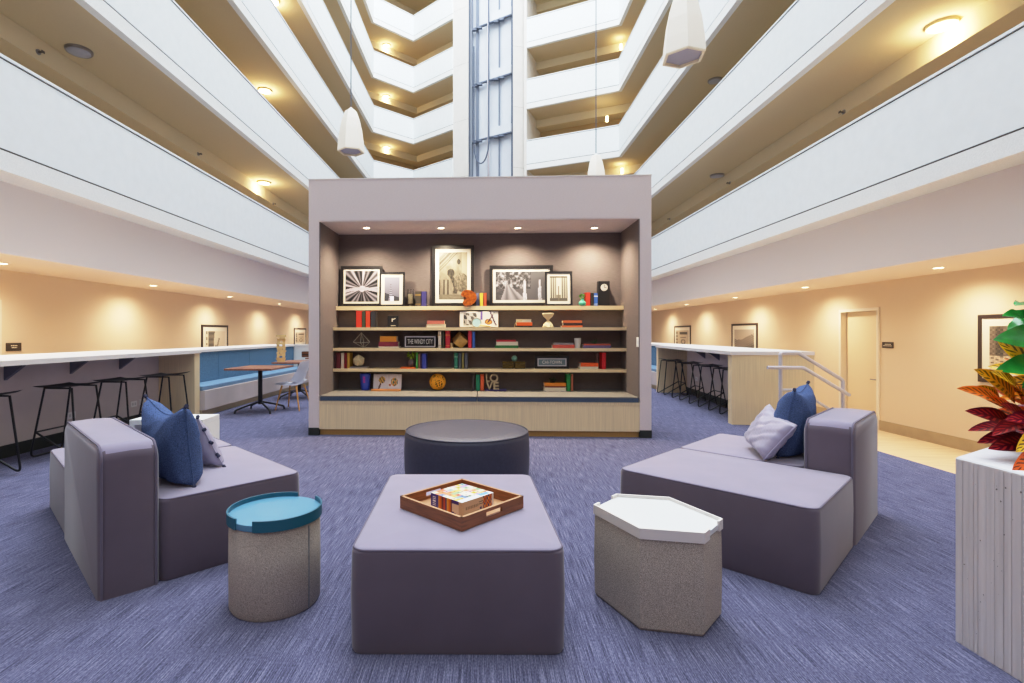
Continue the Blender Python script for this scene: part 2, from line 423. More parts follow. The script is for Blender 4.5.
for k in range(1, 7):
    zc = EYE + (CY-20)/F*24.6 - 2*FTF + FTF*(k-3) + 0.34
    a0, a1 = along(.42, .12), along(.98, .12)
    b = MB(); b.loft([[(p[0], p[1], zc-.2), (p[0]-.05, p[1]-.1, zc-.2), (p[0]-.05, p[1]-.1, zc+.2), (p[0], p[1], zc+.2)] for p in (a0, a1)])
    b.obj('spreader_beam', M_shaft, sh)
    b = MB(); b.loft([[(p[0], p[1], zc-.27), (p[0]-.05, p[1]-.12, zc-.27), (p[0]-.05, p[1]-.12, zc-.21), (p[0], p[1], zc-.21)] for p in (along(.15, .12), along(.98, .12))])
    for t in (.18, .3, .66, .78):
        x, y = along(t, .2); b.box(x-.12, x+.12, y-.08, y+.08, zc-.34, zc-.24)
    b.obj('bracket', M_shaftdk, sh)
# hanging cable loop
P0, P1 = along(.19, .3), along(.52, .3)
zl = EYE + (CY-141)/F*24.9
pts = [(P0[0], P0[1], 15.5)] + [(P0[0]+(P1[0]-P0[0])*(.5-.5*math.cos(a)), P0[1]+(P1[1]-P0[1])*(.5-.5*math.cos(a)), zl-1.0*math.sin(a)) for a in [PI*i/14 for i in range(15)]] + [(P1[0], P1[1], HT)]
b = MB(); b.tube(pts, .035, 6); b.obj('travelling_cable', M_shaftdk, sh, smooth=60)

# ------------------------------------------------------------------ door, signs, cameras
d = empty('door_1', (WX, (DY0+DY1)/2, PL)); struct(d)
hw = (DY1-DY0)/2; hh = DTOP-PL
b = MB()
for y in (-hw-.06, hw): b.box(-.03, .15, y, y+.06, 0, hh+.06)
b.box(-.03, .15, -hw, hw, hh, hh+.06); b.box(.13, .15, hw-.12, hw, 0, hh); b.box(.13, .15, -hw, hw, hh-.09, hh)
b.obj('door_frame', M_doorframe, d)
b = MB(); b.box(.10, .145, -hw+.01, hw-.02, 0.01, hh-.01); sl = b.obj('door_slab', M_door, d)
b = MB(); b.tube(fillet([(.10, -hw+.1, .98), (.03, -hw+.1, .98), (.03, -hw+.24, .98)], .02), .011); b.obj('door_handle', M_nickel, sl, smooth=60)
def wall_sign(px0, px1, py0, py1, X, label, lines):
    ya, za = PX(px0, py0, X); yb, zb = PX(px1, py1, X)
    s = 1 if X > 0 else -1
    X2 = X - s*0.005
    t = thing('door_sign', label, 'sign', (X2, (ya+yb)/2, (za+zb)/2))
    w, h = abs(ya-yb), abs(za-zb)
    b = MB(); b.box(min(0, -s*.012), max(0, -s*.012), -w/2, w/2, -h/2, h/2, bev=.003); b.obj('plate', M_sign, t)
    b = MB()
    for k, (y0, y1, z) in enumerate(lines):
        y = y0
        rnd = random.Random(k)
        while y < y1:
            l = rnd.uniform(.05, .1); ll = min(l, y1-y)
            b.box(-s*.0125-.001, -s*.0125+.001, (y-.5)*w, (y+ll-.5)*w, (z-.06-.5)*h, (z+.06-.5)*h); y += l+.03
    b.obj('lettering', M_cream, t)
wall_sign(5.3, 20.6, 343.0, 350.7, -WX, 'small bronze door sign on the left beige wall above the bar counter', [(.3, .72, .66), (.35, .7, .42)])
wall_sign(883, 894, 342.0, 348.2, WX, 'small bronze door sign beside the cream door on the right wall', [(.2, .75, .62), (.1, .9, .36)])
# frame of another doorway at the very left
d2 = empty('door_2', (-WX, PX(0, 330, -WX)[0]-.5, PL)); struct(d2)
b = MB(); b.box(-.02, .03, .42, .5, 0, 2.45); b.box(-.02, .03, -.5, -.42, 0, 2.45); b.box(-.02, .03, -.42, .42, 2.37, 2.45); b.obj('door_frame', M_doorframe, d2)
b = MB(); b.box(0, .01, -.42, .42, 0, 2.37); b.obj('door_slab', M_door, d2)
x, y = U(676, 310.5, CEIL-.05)
t = thing('ceiling_camera', 'small black dome security camera under the right corridor ceiling', 'camera', (x, y, CEIL))
b = MB(); b.lathe([(.075, 0), (.075, -.03)], 16); b.obj('base', M_black, t)
b = MB(); b.ball((0, 0, -.03), .06, sq=(1, 1, 1)); b.obj('dome', M_black, t, smooth=60)

# ------------------------------------------------------------------ recessed downlights in the drop ceilings
def downlight(x, y, z, label, group, r=0.075):
    t = thing('recessed_downlight', label, 'downlight', (x, y, z), group=group)
    b = MB(); n = 20
    b.ring_prism([(r*math.cos(2*PI*i/n), r*math.sin(2*PI*i/n)) for i in range(n)], [(.75*r*math.cos(2*PI*i/n), .75*r*math.sin(2*PI*i/n)) for i in range(n)], -.008, .0)
    b.obj('trim_ring', M_whitewarm, t)
    b = MB(); b.lathe([(.75*r, -.004), (.75*r, -.001)], n); b.obj('lens', M_downon, t)
    return t
ords = ['nearest', 'second nearest', 'third nearest', 'fourth nearest', 'farthest']
for i, y in enumerate((7.25, 10.7, 14.0, 17.4, 20.8)):
    downlight(-7.1, y, CEIL, ords[i]+' recessed downlight in the left drop ceiling above the bar side', 'left ceiling downlights', .09)
    spot((-7.1, y, CEIL-.03), DL_P, size=160, blend=1.0)
for i, y in enumerate((8.35, 11.7, 14.9, 18.4, 21.7)):
    downlight(7.1, y, CEIL, ords[i]+' recessed downlight in the right drop ceiling above the door side', 'right ceiling downlights', .09)
    spot((7.1, y, CEIL-.03), DL_P, size=160, blend=1.0)
for s in (-1, 1):
    spot((s*7.1, 5.0, CEIL-.03), DL_P, size=160, blend=1.0)
    spot((s*7.1, 1.8, CEIL-.03), DL_P, size=160, blend=1.0)

# ------------------------------------------------------------------ flush corridor lights
def flush(px, py, lvl, lit, label, power=None):
    h = HB1 + FTF*(lvl-1) + .03
    x, y = U(px, py, h)
    t = thing('flush_ceiling_light', label, 'ceiling light', (x, y, h), group='flush corridor ceiling lights')
    b = MB(); b.lathe([(.2, 0), (.2, -.03), (.185, -.036)], 28); b.obj('housing', M_nickel if not lit else mat('glowing lamp housing', (240, 222, 176), .5), t, smooth=40)  # lit fittings: lamp glow put into the housing colour
    b = MB(); b.lathe([(.178, -.036), (.165, -.05), (.1, -.058), (.01, -.06)], 28); b.obj('lens', M_lampon if lit else M_lampoff, t, smooth=60)
    b = MB(); n = 28; b.ring_prism([(.19*math.cos(2*PI*i/n), .19*math.sin(2*PI*i/n)) for i in range(n)], [(.17*math.cos(2*PI*i/n), .17*math.sin(2*PI*i/n)) for i in range(n)], -.044, -.036); b.obj('trim_band', M_nickel if not lit else M_cream, t)
    if lit: point((x, y, h-.22), power or FL_P)
flush(79, 50, 2, False, 'unlit round flush light at the upper left, under the second balcony')
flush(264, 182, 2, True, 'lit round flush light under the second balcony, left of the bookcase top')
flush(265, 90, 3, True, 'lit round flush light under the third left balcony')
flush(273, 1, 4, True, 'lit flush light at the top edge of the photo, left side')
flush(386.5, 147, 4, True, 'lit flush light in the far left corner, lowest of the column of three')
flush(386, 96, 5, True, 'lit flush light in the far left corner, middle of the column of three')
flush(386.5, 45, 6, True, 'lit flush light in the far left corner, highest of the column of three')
flush(426, 163, 4, False, 'unlit flush light in the far left corner beside the left pier')
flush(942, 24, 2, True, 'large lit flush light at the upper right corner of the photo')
flush(717, 175, 2, False, 'unlit flush light right of the bookcase top, under the second right balcony')
flush(715, 80, 3, False, 'unlit flush light right of the large pendant, under the third right balcony')
flush(567, 129, 4, False, 'unlit flush light right of the elevator shaft')
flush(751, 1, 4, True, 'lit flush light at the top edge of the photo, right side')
flush(346, 186, 2, False, 'unlit flush light just above the left end of the bookcase') if False else None
# small lit wall sconces on the far right corner beams
def sconce(px, py, Z, label):
    x, y = Wp((px-CX)/F*Z, Z); z = EYE + (CY-py)/F*Z
    t = thing('wall_sconce', label, 'wall light', (x, y, z), group='far right corner sconces')
    b = MB(); b.tube([(0, 0, -.12), (0, 0, .12)], .06, 12); b.obj('shade', M_lampon, t, smooth=50)
    b = MB(); b.box(-.05, .05, .05, .12, -.08, .08); b.obj('mount', M_nickel, t)
    point((x-.15, y-.3, z), 10)
sconce(607, 119, 23.0, 'lit sconce in the far right corner, middle of three by the balcony corner')
sconce(621, 47, 23.0, 'lit sconce in the far right corner, highest of three by the balcony corner')
sconce(622, 171, 23.0, 'lit sconce in the far right corner, lowest, just above the bookcase')
# sidewall sprinklers on the beams
for px, py, s, lab in ((38, 52, -1, 'small sprinkler head on the left beam, nearest the top left corner'), (198, 154, -1, 'small sprinkler head in the middle of the left beam'), (273, 204, -1, 'small sprinkler head on the left beam near the bookcase'),
                  (844, 112, 1, 'small sprinkler head on the right beam, highest of three'), (730, 183, 1, 'small sprinkler head on the right beam, middle of three'), (670, 219, 1, 'small sprinkler head on the right beam, close to the bookcase')):
    X = s*BX; y, z = PX(px, py, X)
    t = thing('sprinkler_head', lab, 'sprinkler', (X, y, z), group='beam sprinkler heads')
    b = MB(); b.tube([(0, 0, 0), (-s*.015, 0, 0)], .045, 12); b.obj('escutcheon', M_nickel, t)
    b = MB(); b.tube([(-s*.015, 0, 0), (-s*.08, 0, 0)], .016, 8); b.box(-s*.085-.004, -s*.085+.004, -.03, .03, -.02, .02); b.obj('nozzle', M_groove, t)
# ------------------------------------------------------------------ pendants
def pendant(px, pyb, Z, label):
    x, y = Wp((px-CX)/F*Z, Z); zb = EYE + (CY-pyb)/F*Z
    t = thing('pendant_lamp', label, 'pendant lamp', (x, y, zb), group='hexagonal white pendants', rz=.35)
    b = MB(); rings = []
    for r, z in ((.285, 0), (.29, .02), (.275, .22), (.24, .48), (.19, .7), (.125, .88), (.09, .9)):
        rings.append([(r*math.cos(PI*i/3), r*math.sin(PI*i/3), z) for i in range(6)])
    b.loft(rings, cap0=False); b.obj('shade', M_shade, t)
    b = MB(); b.prism([(.255*math.cos(PI*i/3), .255*math.sin(PI*i/3)) for i in range(6)], .03, .045); b.obj('diffuser', M_diff, t)
    b = MB(); b.ring_prism([(.288*math.cos(PI*i/3), .288*math.sin(PI*i/3)) for i in range(6)], [(.25*math.cos(PI*i/3), .25*math.sin(PI*i/3)) for i in range(6)], -.006, .03); b.obj('rim', M_cream, t)
    b = MB(); b.tube([(0, 0, .9), (0, 0, 22.5-zb)], .012, 6); b.obj('cord', M_shaftdk, t)
    b = MB(); b.lathe([(.06, .88), (.05, .93), (.015, .96)], 12); b.obj('cap', M_white, t)
pendant(351, 152, 11.1, 'white hexagonal pendant lamp hanging left, above the left end of the bookcase')
pendant(683.5, 58, 7.0, 'large white hexagonal pendant lamp hanging near the top right')
pendant(596, 190, 13.5, 'white hexagonal pendant lamp partly hidden behind the bookcase top')
# ================================================================== BOOKCASE
YF, YB = 6.40, 7.25
XL, XR, OL, OR_ = -2.228, 2.045, -2.095, 1.905
HTOP, HOPEN = 3.23, 2.71
bc = thing('bookcase', 'wide freestanding taupe bookcase with a lit niche, four shelves and a bench', 'bookcase', ((XL+XR)/2, YF, 0))
X0 = (XL+XR)/2
def bb(b, x0, x1, y0, y1, z0, z1, mi=0, bev=0): b.box(x0-X0, x1-X0, y0-YF, y1-YF, z0, z1, mi, bev)
b = MB()
bb(b, XL, OL, YF, YB+.15, .09, HTOP); bb(b, OR_, XR, YF, YB+.15, .09, HTOP); bb(b, OL, OR_, YF, YB+.15, HOPEN, HTOP)
b.obj('surround', M_taupe, bc)
b = MB(); bb(b, XL-.006, XR+.006, YF-.006, YB+.156, HTOP, HTOP+.012); b.obj('top_cap', M_whitewarm, bc)
b = MB(); bb(b, OL, OR_, YB, YB+.1, .1, HOPEN); bb(b, OL, OL+.012, YF+.01, YB, .5, HOPEN-.001); bb(b, OR_-.012, OR_, YF+.01, YB, .5, HOPEN-.001)
b.obj('niche_lining', M_niche, bc)
b = MB(); bb(b, OL, OR_, YF+.004, YB, HOPEN-.012, HOPEN-.002); b.obj('niche_ceiling', M_taupe, bc)
b = MB(); bb(b, XL-.003, OL, YF-.005, YB+.15, 0, .095); b.obj('plinth', M_blackbase, bc)
b = MB(); bb(b, OR_, XR+.003, YF-.005, YB+.15, 0, .095); b.obj('plinth', M_blackbase, bc)
b = MB(); bb(b, OL, OR_, YF+.012, YF+.05, .075, .435); bb(b, OL, OR_, YF+.008, YB, .40, .437); b.obj('bench_panel', M_reed, bc)
b = MB(); bb(b, OL, OR_, YF+.05, YF+.09, 0, .075); b.obj('toe_kick', M_kick, bc)
SHZ = {1: 1.667, 2: 1.37, 3: 1.088, 4: 0.804}
SHT = {1: .055, 2: .04, 3: .04, 4: .04}
for r in (1, 2, 3, 4):
    b = MB(); yf = 7.09 if r == 1 else 6.95
    bb(b, OL+.013, OR_-.013, yf, YB, SHZ[r]-SHT[r], SHZ[r]); b.obj('shelf', M_shelf, bc)
for i, (x0, x1, lab) in enumerate(((OL+.013, PY(477, 400, YF)[0]-.003, 'left half of the blue grey tweed bench cushion in the bookcase'), (PY(477, 400, YF)[0]+.003, OR_-.013, 'right half of the blue grey tweed bench cushion in the bookcase'))):
    t = thing('bench_cushion', lab, 'cushion', ((x0+x1)/2, YF, .437), group='bookcase bench cushions')
    w = (x1-x0)/2
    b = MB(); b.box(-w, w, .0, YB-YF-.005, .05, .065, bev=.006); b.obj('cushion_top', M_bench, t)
    b = MB(); b.box(-w+.001, w-.001, .002, YB-YF-.005, 0, .052); b.obj('cushion_side', M_benchedge, t)
SEATZ = .437+.065
for i, px in enumerate((367.7, 441.5, 517.5, 593.4)):
    x, y = U(px, 227.6, HOPEN); y -= .06
    downlight(x, y, HOPEN-.013, ['leftmost', 'second from left', 'third from left', 'rightmost'][i]+' recessed downlight in the bookcase niche ceiling', 'bookcase niche downlights', .055)
    spot((x, y, HOPEN-.05), NICHE_P, size=150, blend=1.0, rad=.03)
y, z0 = PX(638, 347, OR_-.012)
t = thing('light_switch', 'white switch plate on the right inner side of the bookcase niche', 'switch', (OR_-.012, y, z0))
b = MB(); b.box(-.008, 0, -.04, .04, 0, .12, bev=.003); b.obj('plate', M_plate, t)
b = MB(); b.box(-.014, -.006, -.015, .015, .03, .09); b.obj('rocker', M_white, t)

# ------------------------------------------------------------------ prints
def _h(i, j): return (math.sin(i*127.1+j*311.7)*43758.5453) % 1.0
def vn(x, y):
    i, j = math.floor(x), math.floor(y); fx, fy = x-i, y-j; fx = fx*fx*(3-2*fx); fy = fy*fy*(3-2*fy)
    return (_h(i, j)*(1-fx)+_h(i+1, j)*fx)*(1-fy)+(_h(i, j+1)*(1-fx)+_h(i+1, j+1)*fx)*fy
def fbm(x, y): return .55*vn(x, y)+.3*vn(2.1*x+5, 2.1*y)+.15*vn(4.3*x, 4.3*y+9)
def ph_rays(u, v):
    cx, cy = .52, .42; dx, dy = u-cx, v-cy; a = math.atan2(dy, dx); r = math.hypot(dx, dy)
    g = 90+70*math.sin(a*22)+50*math.sin(a*9+1)
    if dy < 0 and abs(dx) < .08-.3*dy: g *= .8
    if r < .1: g = 230-300*r
    if abs(dy - dx*dx*-.3) < .05: g = 190
    return (g*.98, g*.93, g*.98)
def ph_bridge(u, v):
    g = 110+40*v
    if v < .35-.2*u: g = 60
    if abs(u-.42) < .05+.12*(1-v)**3 and v < .75: g = 60+100*(abs(math.sin(v*40)))
    if v < .2 and abs(u-.5) < .12: g = 225
    return (g, g, g*1.12)
def ph_facade(u, v):
    g = 222
    k = v-.58-u*.62
    if k < .3 and u < .82: g = 176 if u < .62 else 200            # building under the cornice
    for a, w_, c in ((.0, .02, 110), (.07, .015, 140), (.16, .03, 120), (.24, .012, 150)):
        if abs(k-a) < w_ and u < .8: g = c
    if k < 0 and u < .8: g = 150+70*fbm(u*9, v*9)
    if v < .42 and u < .35 and int(u*20) % 3 == 0 and v > .08: g = 80
    if ((u-.42)/.13)**2+((v-.56)/.09)**2 < 1: g = 50+90*fbm(u*30, v*30)
    if abs(u-.47-.12*math.sin(v*7)) < .075 and .12 < v < .52: g = 55+110*fbm(u*24, v*24)
    if ((u-.7)/.06)**2+((v-.8)/.06)**2 < 1: g = 60+50*fbm(u*40, v*40)
    if ((u-.8)/.26)**2+((v-.36)/.2)**2 < 1: g = 90+130*fbm(u*26, v*26)
    if v < .1: g = 140+50*fbm(u*12, v*30)
    g = max(30, (g-30)*.86)
    return (g, g*.93, g*.8)
def ph_avenue(u, v):
    vp = (.22, .60); g = 62+40*u
    if v < vp[1] and abs(u-vp[0]-.22*(vp[1]-v)) < .42*(vp[1]-v): g = 90+60*abs(math.sin((u-vp[0])/(vp[1]-v+.02)*9))
    elif v > .4 and u < .68: g = 50+150*max(0, fbm(u*26, v*12)-.38)*2.2*(1 if u < .55 else .6)
    elif u < .25: g = 50+50*fbm(u*20, v*20)
    for c in (.57, .86):
        if abs(u-c) < .04*(1-.9*v) and v < .72: g = 150+90*fbm(u*60, v*14)
    return (g*1.0, g*.98, g*1.02)
def ph_columns(u, v):
    g = 190
    if int(u*16) % 2 and abs(u-.5) > .14: g = 70+60*v
    if abs(u-.5) < .12: g = 225 if v > .25 else 130
    if v < .12 or v > .93: g = 90
    if abs(u-.5) < .03 and v < .6: g = 110
    return (g, g*.95, g*.85)
def ph_tower(u, v):
    g = 225
    if u < .14: g = 90 if int(v*8) % 2 and .04 < u < .1 else 228
    elif u < .45-.12*v+.15*v*v: g = 90+70*abs(math.sin(v*60))*abs(math.sin(u*60))
    elif abs(u-.62-.25*(v-.4)) < .04 and v < .7: g = 150
    elif abs(u-.5+.3*(.3-v)) < .03 and v < .4: g = 130
    return (g, g*.93, g*.82)
def ph_gate(u, v):
    g = 205
    if u < .16: g = 110 if int(v*9) % 2 else 180
    elif .3 < u < .9 and .74 < v < .9: g = 90
    elif .36 < u < .8 and .5 < v < .58: g = 130
    elif (u-.58)**2+(v-.24)**2 < .03 and (u-.58)**2+(v-.24)**2 > .012: g = 110
    return (g, g*.9, g*.78)
def ph_slope(u, v):
    h = .38+.42*u if u > .35 else .55-.1*u
    g = 190 if v > h else 130+70*math.sin((v*2+u)*34)
    if u > .55 and v < .4 and int((v+u*.4)*24) % 2: g = 70
    return (g, g*.92, g*.84)
def ph_arch(u, v):
    g = 205
    if v > .35:
        d = math.hypot((u-.62)*1.1, (v-.62))
        if d > .34: g = 120
        if .3 < d < .34: g = 80
        if .1 < u < .22: g = 90
    elif abs(math.sin(u*14+v*30)) < .3: g = 110
    g += 25*math.sin(u*70)*math.sin(v*60)
    return (g, g*.9, g*.78)
def picture(loc, rot, w, h, fw, mw, fn, label, group, fm=None, n=64, parent=None):
    t = thing('framed_photograph', label, 'framed picture', loc, rot=rot, group=group)   # base centre, faces local -y
    b = MB(); d = .025
    b.box(-w/2, w/2, -d, 0, 0, fw); b.box(-w/2, w/2, -d, 0, h-fw, h); b.box(-w/2, -w/2+fw, -d, 0, fw, h-fw); b.box(w/2-fw, w/2, -d, 0, fw, h-fw)
    b.obj('frame', fm or M_frame, t)
    b = MB(); b.box(-w/2+fw, w/2-fw, -.014, -.002, fw, h-fw); b.obj('mat_board', M_mat, t)
    iw, ih = w-2*fw-2*mw, h-2*fw-2*mw
    b = MB(); b.grid(n, max(8, int(n*ih/iw)), lambda u, v: (-iw/2+iw*u, -.0152, fw+mw+ih*v), fn); b.obj('photo_print', print_mat(), t, fix=False)
    return t
def leaning(px0, px1, pyt, pyb, Y, fw, mw, fn, label, tilt=.06):
    x0, zb = PY(px0, pyb, Y); x1, zt = PY(px1, pyt, Y)
    return picture(((x0+x1)/2, Y, SHZ[1]+.001), (-tilt, 0, 0), x1-x0, zt-SHZ[1], fw, mw, fn, label, 'framed photographs on the top shelf')
leaning(340.8, 382.5, 266, 305, 7.19, .04, .028, ph_rays, 'square black framed photo of radiating rails, left end of top shelf', .04)
leaning(379.4, 404.6, 272, 305, 7.125, .022, .05, ph_bridge, 'small black framed portrait photo overlapping the leftmost picture', .07)
leaning(432.2, 474, 245.3, 305, 7.17, .045, .05, ph_facade, 'tall black framed photo of a building facade, centre of top shelf', .035)
leaning(489.5, 553, 265.3, 305, 7.19, .045, .04, ph_avenue, 'wide black framed photo of a tree lined avenue, right of centre', .04)
leaning(545, 572.3, 271.3, 305, 7.125, .025, .04, ph_columns, 'small black framed photo of columns overlapping the wide avenue picture', .07)
def wallpic(px0, px1, pyt, hgt, X, fn, label):
    s = 1 if X > 0 else -1
    y0, zt = PX(px0, pyt[0], X); y1, zt1 = PX(px1, pyt[1], X)
    w = abs(y1-y0)
    return picture((X-s*.004, (y0+y1)/2, (zt+zt1)/2-hgt), (0, 0, -s*PI/2 if s > 0 else PI/2), w, hgt, .06, .12, fn, label, 'framed photographs on the corridor walls', M_brownframe, 40)
wallpic(201, 227.3, (324.4, 325.6), 1.0, -WX, ph_tower, 'bronze framed photo with a curved tower on the left wall above the bar end')
wallpic(293.7, 305.6, (327.6, 328.6), .78, -WX, ph_gate, 'small framed photo on the far left wall close to the bookcase')
wallpic(674.8, 691, (325.8, 325.8), .95, WX, ph_gate, 'smaller bronze framed photo far along the right wall above the bar')
wallpic(732.3, 758, (323.8, 323.2), 1.0, WX, ph_slope, 'larger bronze framed photo of rooftops on the right wall above the bar')
_y = PX(979.5, 315, WX)
picture((WX-.004, _y[0]-.65, _y[1]-1.05), (0, 0, -PI/2), 1.3, 1.05, .06, .12, ph_arch, 'bronze framed photo of an arch on the right wall behind the plants', 'framed photographs on the corridor walls', M_brownframe, 40)

# ------------------------------------------------------------------ things on the shelves
def row_z(r): return SEATZ if r == 5 else SHZ[r]
def book_col(c): return mat('book cover %d %d %d' % c, c, 0.6)
def book(px0, px1, pyt, r, col, label, Y=None, depth=.15, lean=0.0, stripe=None):
    Y = Y or (7.11 if r == 1 else 7.0 if r < 5 else 7.05)
    if r == 1: depth = .1
    x0, _ = PY(px0, 300, Y); x1, zt = PY(px1, pyt, Y); z0 = row_z(r)
    w = x1-x0; h = zt-z0
    t = thing('book', label, 'book', ((x0+x1)/2, Y, z0), group='books in the bookcase', rot=(0, lean, 0))
    c = .003
    b = MB(); b.box(-w/2, w/2, 0, c*2, 0, h); b.box(-w/2, -w/2+c, 0, depth, 0, h); b.box(w/2-c, w/2, 0, depth, 0, h)
    if stripe:
        b.box(-w/2-.0003, w/2+.0003, -.0008, .001, h*.72, h*.8, 1); b.box(-w/2-.0003, w/2+.0003, -.0008, .001, h*.12, h*.16, 1)
        b.obj('cover', [book_col(col), book_col(stripe)], t)
    else: b.obj('cover', book_col(col), t)
    b = MB(); b.box(-w/2+c, w/2-c, c*2, depth-.004, .003, h-.005); b.obj('pages', M_cream, t)
    return t
def flat(px0, px1, pyt, pyb, r, col, label, Y=None, depth=.15, z0=None, spine=True, rz=0.0):
    Y = Y or (7.0 if r < 5 else 7.03)
    x0, zb = PY(px0, pyb, Y); x1, zt = PY(px1, pyt, Y)
    if z0 is None: z0 = row_z(r)
    h = max(.012, (pyb-pyt)*7.05/F); w = x1-x0
    t = thing('book', label, 'book', ((x0+x1)/2, Y, z0), rz=rz, group='books in the bookcase')
    c = .003
    b = MB(); b.box(-w/2, w/2, 0, depth, 0, c); b.box(-w/2, w/2, 0, depth, h-c, h)
    if spine: b.box(-w/2, w/2, 0, c*1.5, c, h-c)
    b.obj('cover', book_col(col), t)
    b = MB(); b.box(-w/2+.004, w/2-.004, c*1.5 if spine else .004, depth-.004, c, h-c); b.obj('pages', M_cream, t)
    return z0+h
BR, DKR, OR2, BLK = (196, 40, 34), (110, 34, 44), (226, 104, 44), (40, 38, 42)
# row 1 (top shelf)
book(415.2, 421, 291.4, 1, (70, 62, 50), 'dark brown book beside the glass candle holder on the top shelf', stripe=(150, 120, 60))
book(421.3, 426.2, 291.4, 1, (64, 58, 120), 'indigo book right of the brown book on the top shelf')
book(476.2, 479.3, 293, 1, (110, 116, 150), 'thin slate blue book right of the orange wood slice', Y=7.13)
book(479.6, 483.2, 293, 1, (232, 196, 70), 'thin yellow book right of the orange wood slice')
book(483.5, 486.6, 293, 1, (206, 84, 44), 'thin rust orange book right of the yellow book on the top shelf')
book(585.7, 590.3, 292.5, 1, (222, 60, 36), 'bright red book beside the little green vase on the top shelf')
book(590.6, 593.8, 293, 1, (44, 36, 34), 'black book between the red and the blue book on the top shelf')
book(594, 597.8, 293.2, 1, (64, 110, 200), 'bright blue book left of the black clock', stripe=(220, 220, 226))
# row 2
book(356, 361.8, 310.8, 2, (226, 58, 36), 'taller orange red book at the left end of the second shelf')
book(362, 365.3, 311.2, 2, (74, 78, 58), 'thin olive book between two orange red books on the second shelf')
book(365.6, 370.2, 311, 2, (228, 74, 40), 'orange red book right of the thin olive book on the second shelf')
book(370.5, 375.6, 311.5, 2, (52, 50, 54), 'charcoal book right of the orange red books on the second shelf')
z = flat(426.2, 445.4, 323.2, 326.6, 2, (230, 196, 160), 'cream book lying at the bottom of the pair left of the open art book', spine=False)
flat(427, 444.3, 320, 323.4, 2, (200, 112, 96), 'pinkish book lying on top of the cream book on the second shelf', z0=z)
z = flat(515, 532, 323.6, 325.4, 2, (60, 46, 50), 'thin dark book at the bottom of the stack beside the hourglass', Y=7.02)
z = flat(516.5, 532.3, 320.4, 323.6, 2, (224, 92, 30), 'orange book in the middle of the stack beside the hourglass', z0=z)
flat(516.5, 531.5, 317.3, 320.4, 2, (240, 210, 160), 'cream book on top of the stack beside the hourglass', z0=z, spine=False)
z = flat(562, 582.6, 325.2, 327, 2, (212, 108, 60), 'thin rust book at the bottom of the stack right of the hourglass')
z = flat(563.5, 582.6, 322.4, 325, 2, (64, 40, 40), 'dark brown book in the middle of the stack right of the hourglass', z0=z)
flat(563, 582, 320, 322.4, 2, (216, 112, 62), 'orange book on top of the stack right of the hourglass', z0=z)
# row 3
z = flat(378, 399.5, 346.2, 347.8, 3, (216, 206, 196), 'thin white book at the bottom of the stack left of the windy city sign', spine=False)
z = flat(378.6, 398, 341.5, 346.2, 3, (134, 40, 60), 'burgundy book in the middle of the stack left of the windy city sign', z0=z)
flat(380, 396.5, 336, 341.4, 3, (222, 144, 40), 'golden orange book on top of the stack left of the windy city sign', z0=z)
book(438, 441.4, 331, 3, (232, 216, 196), 'cream book right of the windy city sign', stripe=(200, 170, 120))
book(442.3, 444.6, 331.6, 3, (64, 60, 40), 'thin dark olive book right of the cream book on the third shelf')
book(445.4, 450, 331, 3, (206, 46, 60), 'crimson book left of the gold cube on the third shelf', stripe=(226, 120, 60))
book(450.4, 452.6, 343, 3, (232, 190, 130), 'very short tan booklet left of the gold cube')
book(468, 471.8, 331, 3, (212, 52, 70), 'crimson book right of the gold cube on the third shelf')
book(472.2, 475, 331.6, 3, (66, 106, 190), 'blue book right of the gold cube on the third shelf')
z = flat(495, 518.3, 345.6, 348.3, 3, (52, 124, 66), 'green book at the bottom of the stack on the third shelf centre')
z = flat(496, 518.3, 342, 345.6, 3, (232, 216, 200), 'white book in the middle of the stack on the third shelf centre', z0=z, spine=False)
flat(496.5, 515.8, 340.2, 342, 3, (196, 44, 54), 'thin red book on top of the stack on the third shelf centre', z0=z)
z = flat(552.5, 574.6, 345, 348.3, 3, (214, 92, 78), 'salmon red book under the grey book beside the white cup')
flat(554, 573.5, 343.2, 345, 3, (150, 140, 140), 'thin grey book on the salmon book beside the white cup', z0=z)
z = flat(583, 611, 345.6, 348.3, 3, (110, 96, 140), 'purple grey book at the right end of the third shelf')
zs3 = flat(583.5, 610.6, 344, 345.5, 3, (196, 84, 64), 'thin red book under the plant sprig on the third shelf', z0=z)
# row 4
book(333.8, 336.2, 353.4, 4, (70, 40, 44), 'thin dark brown book, leftmost on the lowest shelf', Y=7.0)
book(336.5, 340.6, 353, 4, (112, 40, 48), 'maroon book at the left end of the lowest shelf')
book(341, 344, 353, 4, (228, 212, 190), 'cream book between two maroon books on the lowest shelf')
book(344.2, 347, 353, 4, (140, 36, 44), 'dark red book right of the cream book on the lowest shelf')
book(347.2, 349.8, 353, 4, (206, 158, 60), 'golden yellow book right of the dark red book on the lowest shelf')
zf4 = flat(349.6, 367, 367.4, 369, 4, (150, 140, 136), 'thin grey book lying under the faceted ornament', Y=6.98)
zo4 = flat(400.3, 415.3, 367.6, 369.1, 4, (236, 116, 34), 'bright orange book lying beside the small vase on the lowest shelf', Y=6.98)
book(415.8, 418, 352.7, 4, (64, 150, 60), 'leaf green book right of the small vase on the lowest shelf')
book(418.3, 420.2, 354, 4, (150, 104, 80), 'thin tan book right of the leaf green book')
book(420.4, 421.8, 354, 4, (70, 52, 100), 'very thin violet book left of the royal blue book')
book(422, 426.2, 353.8, 4, (66, 76, 170), 'royal blue book right of the small vase on the lowest shelf')
book(454.2, 457.8, 353, 4, (44, 120, 96), 'teal green book in the centre group on the lowest shelf', stripe=(120, 170, 140))
book(458.3, 461.4, 353.2, 4, (78, 84, 90), 'slate grey book right of the teal green book on the lowest shelf')
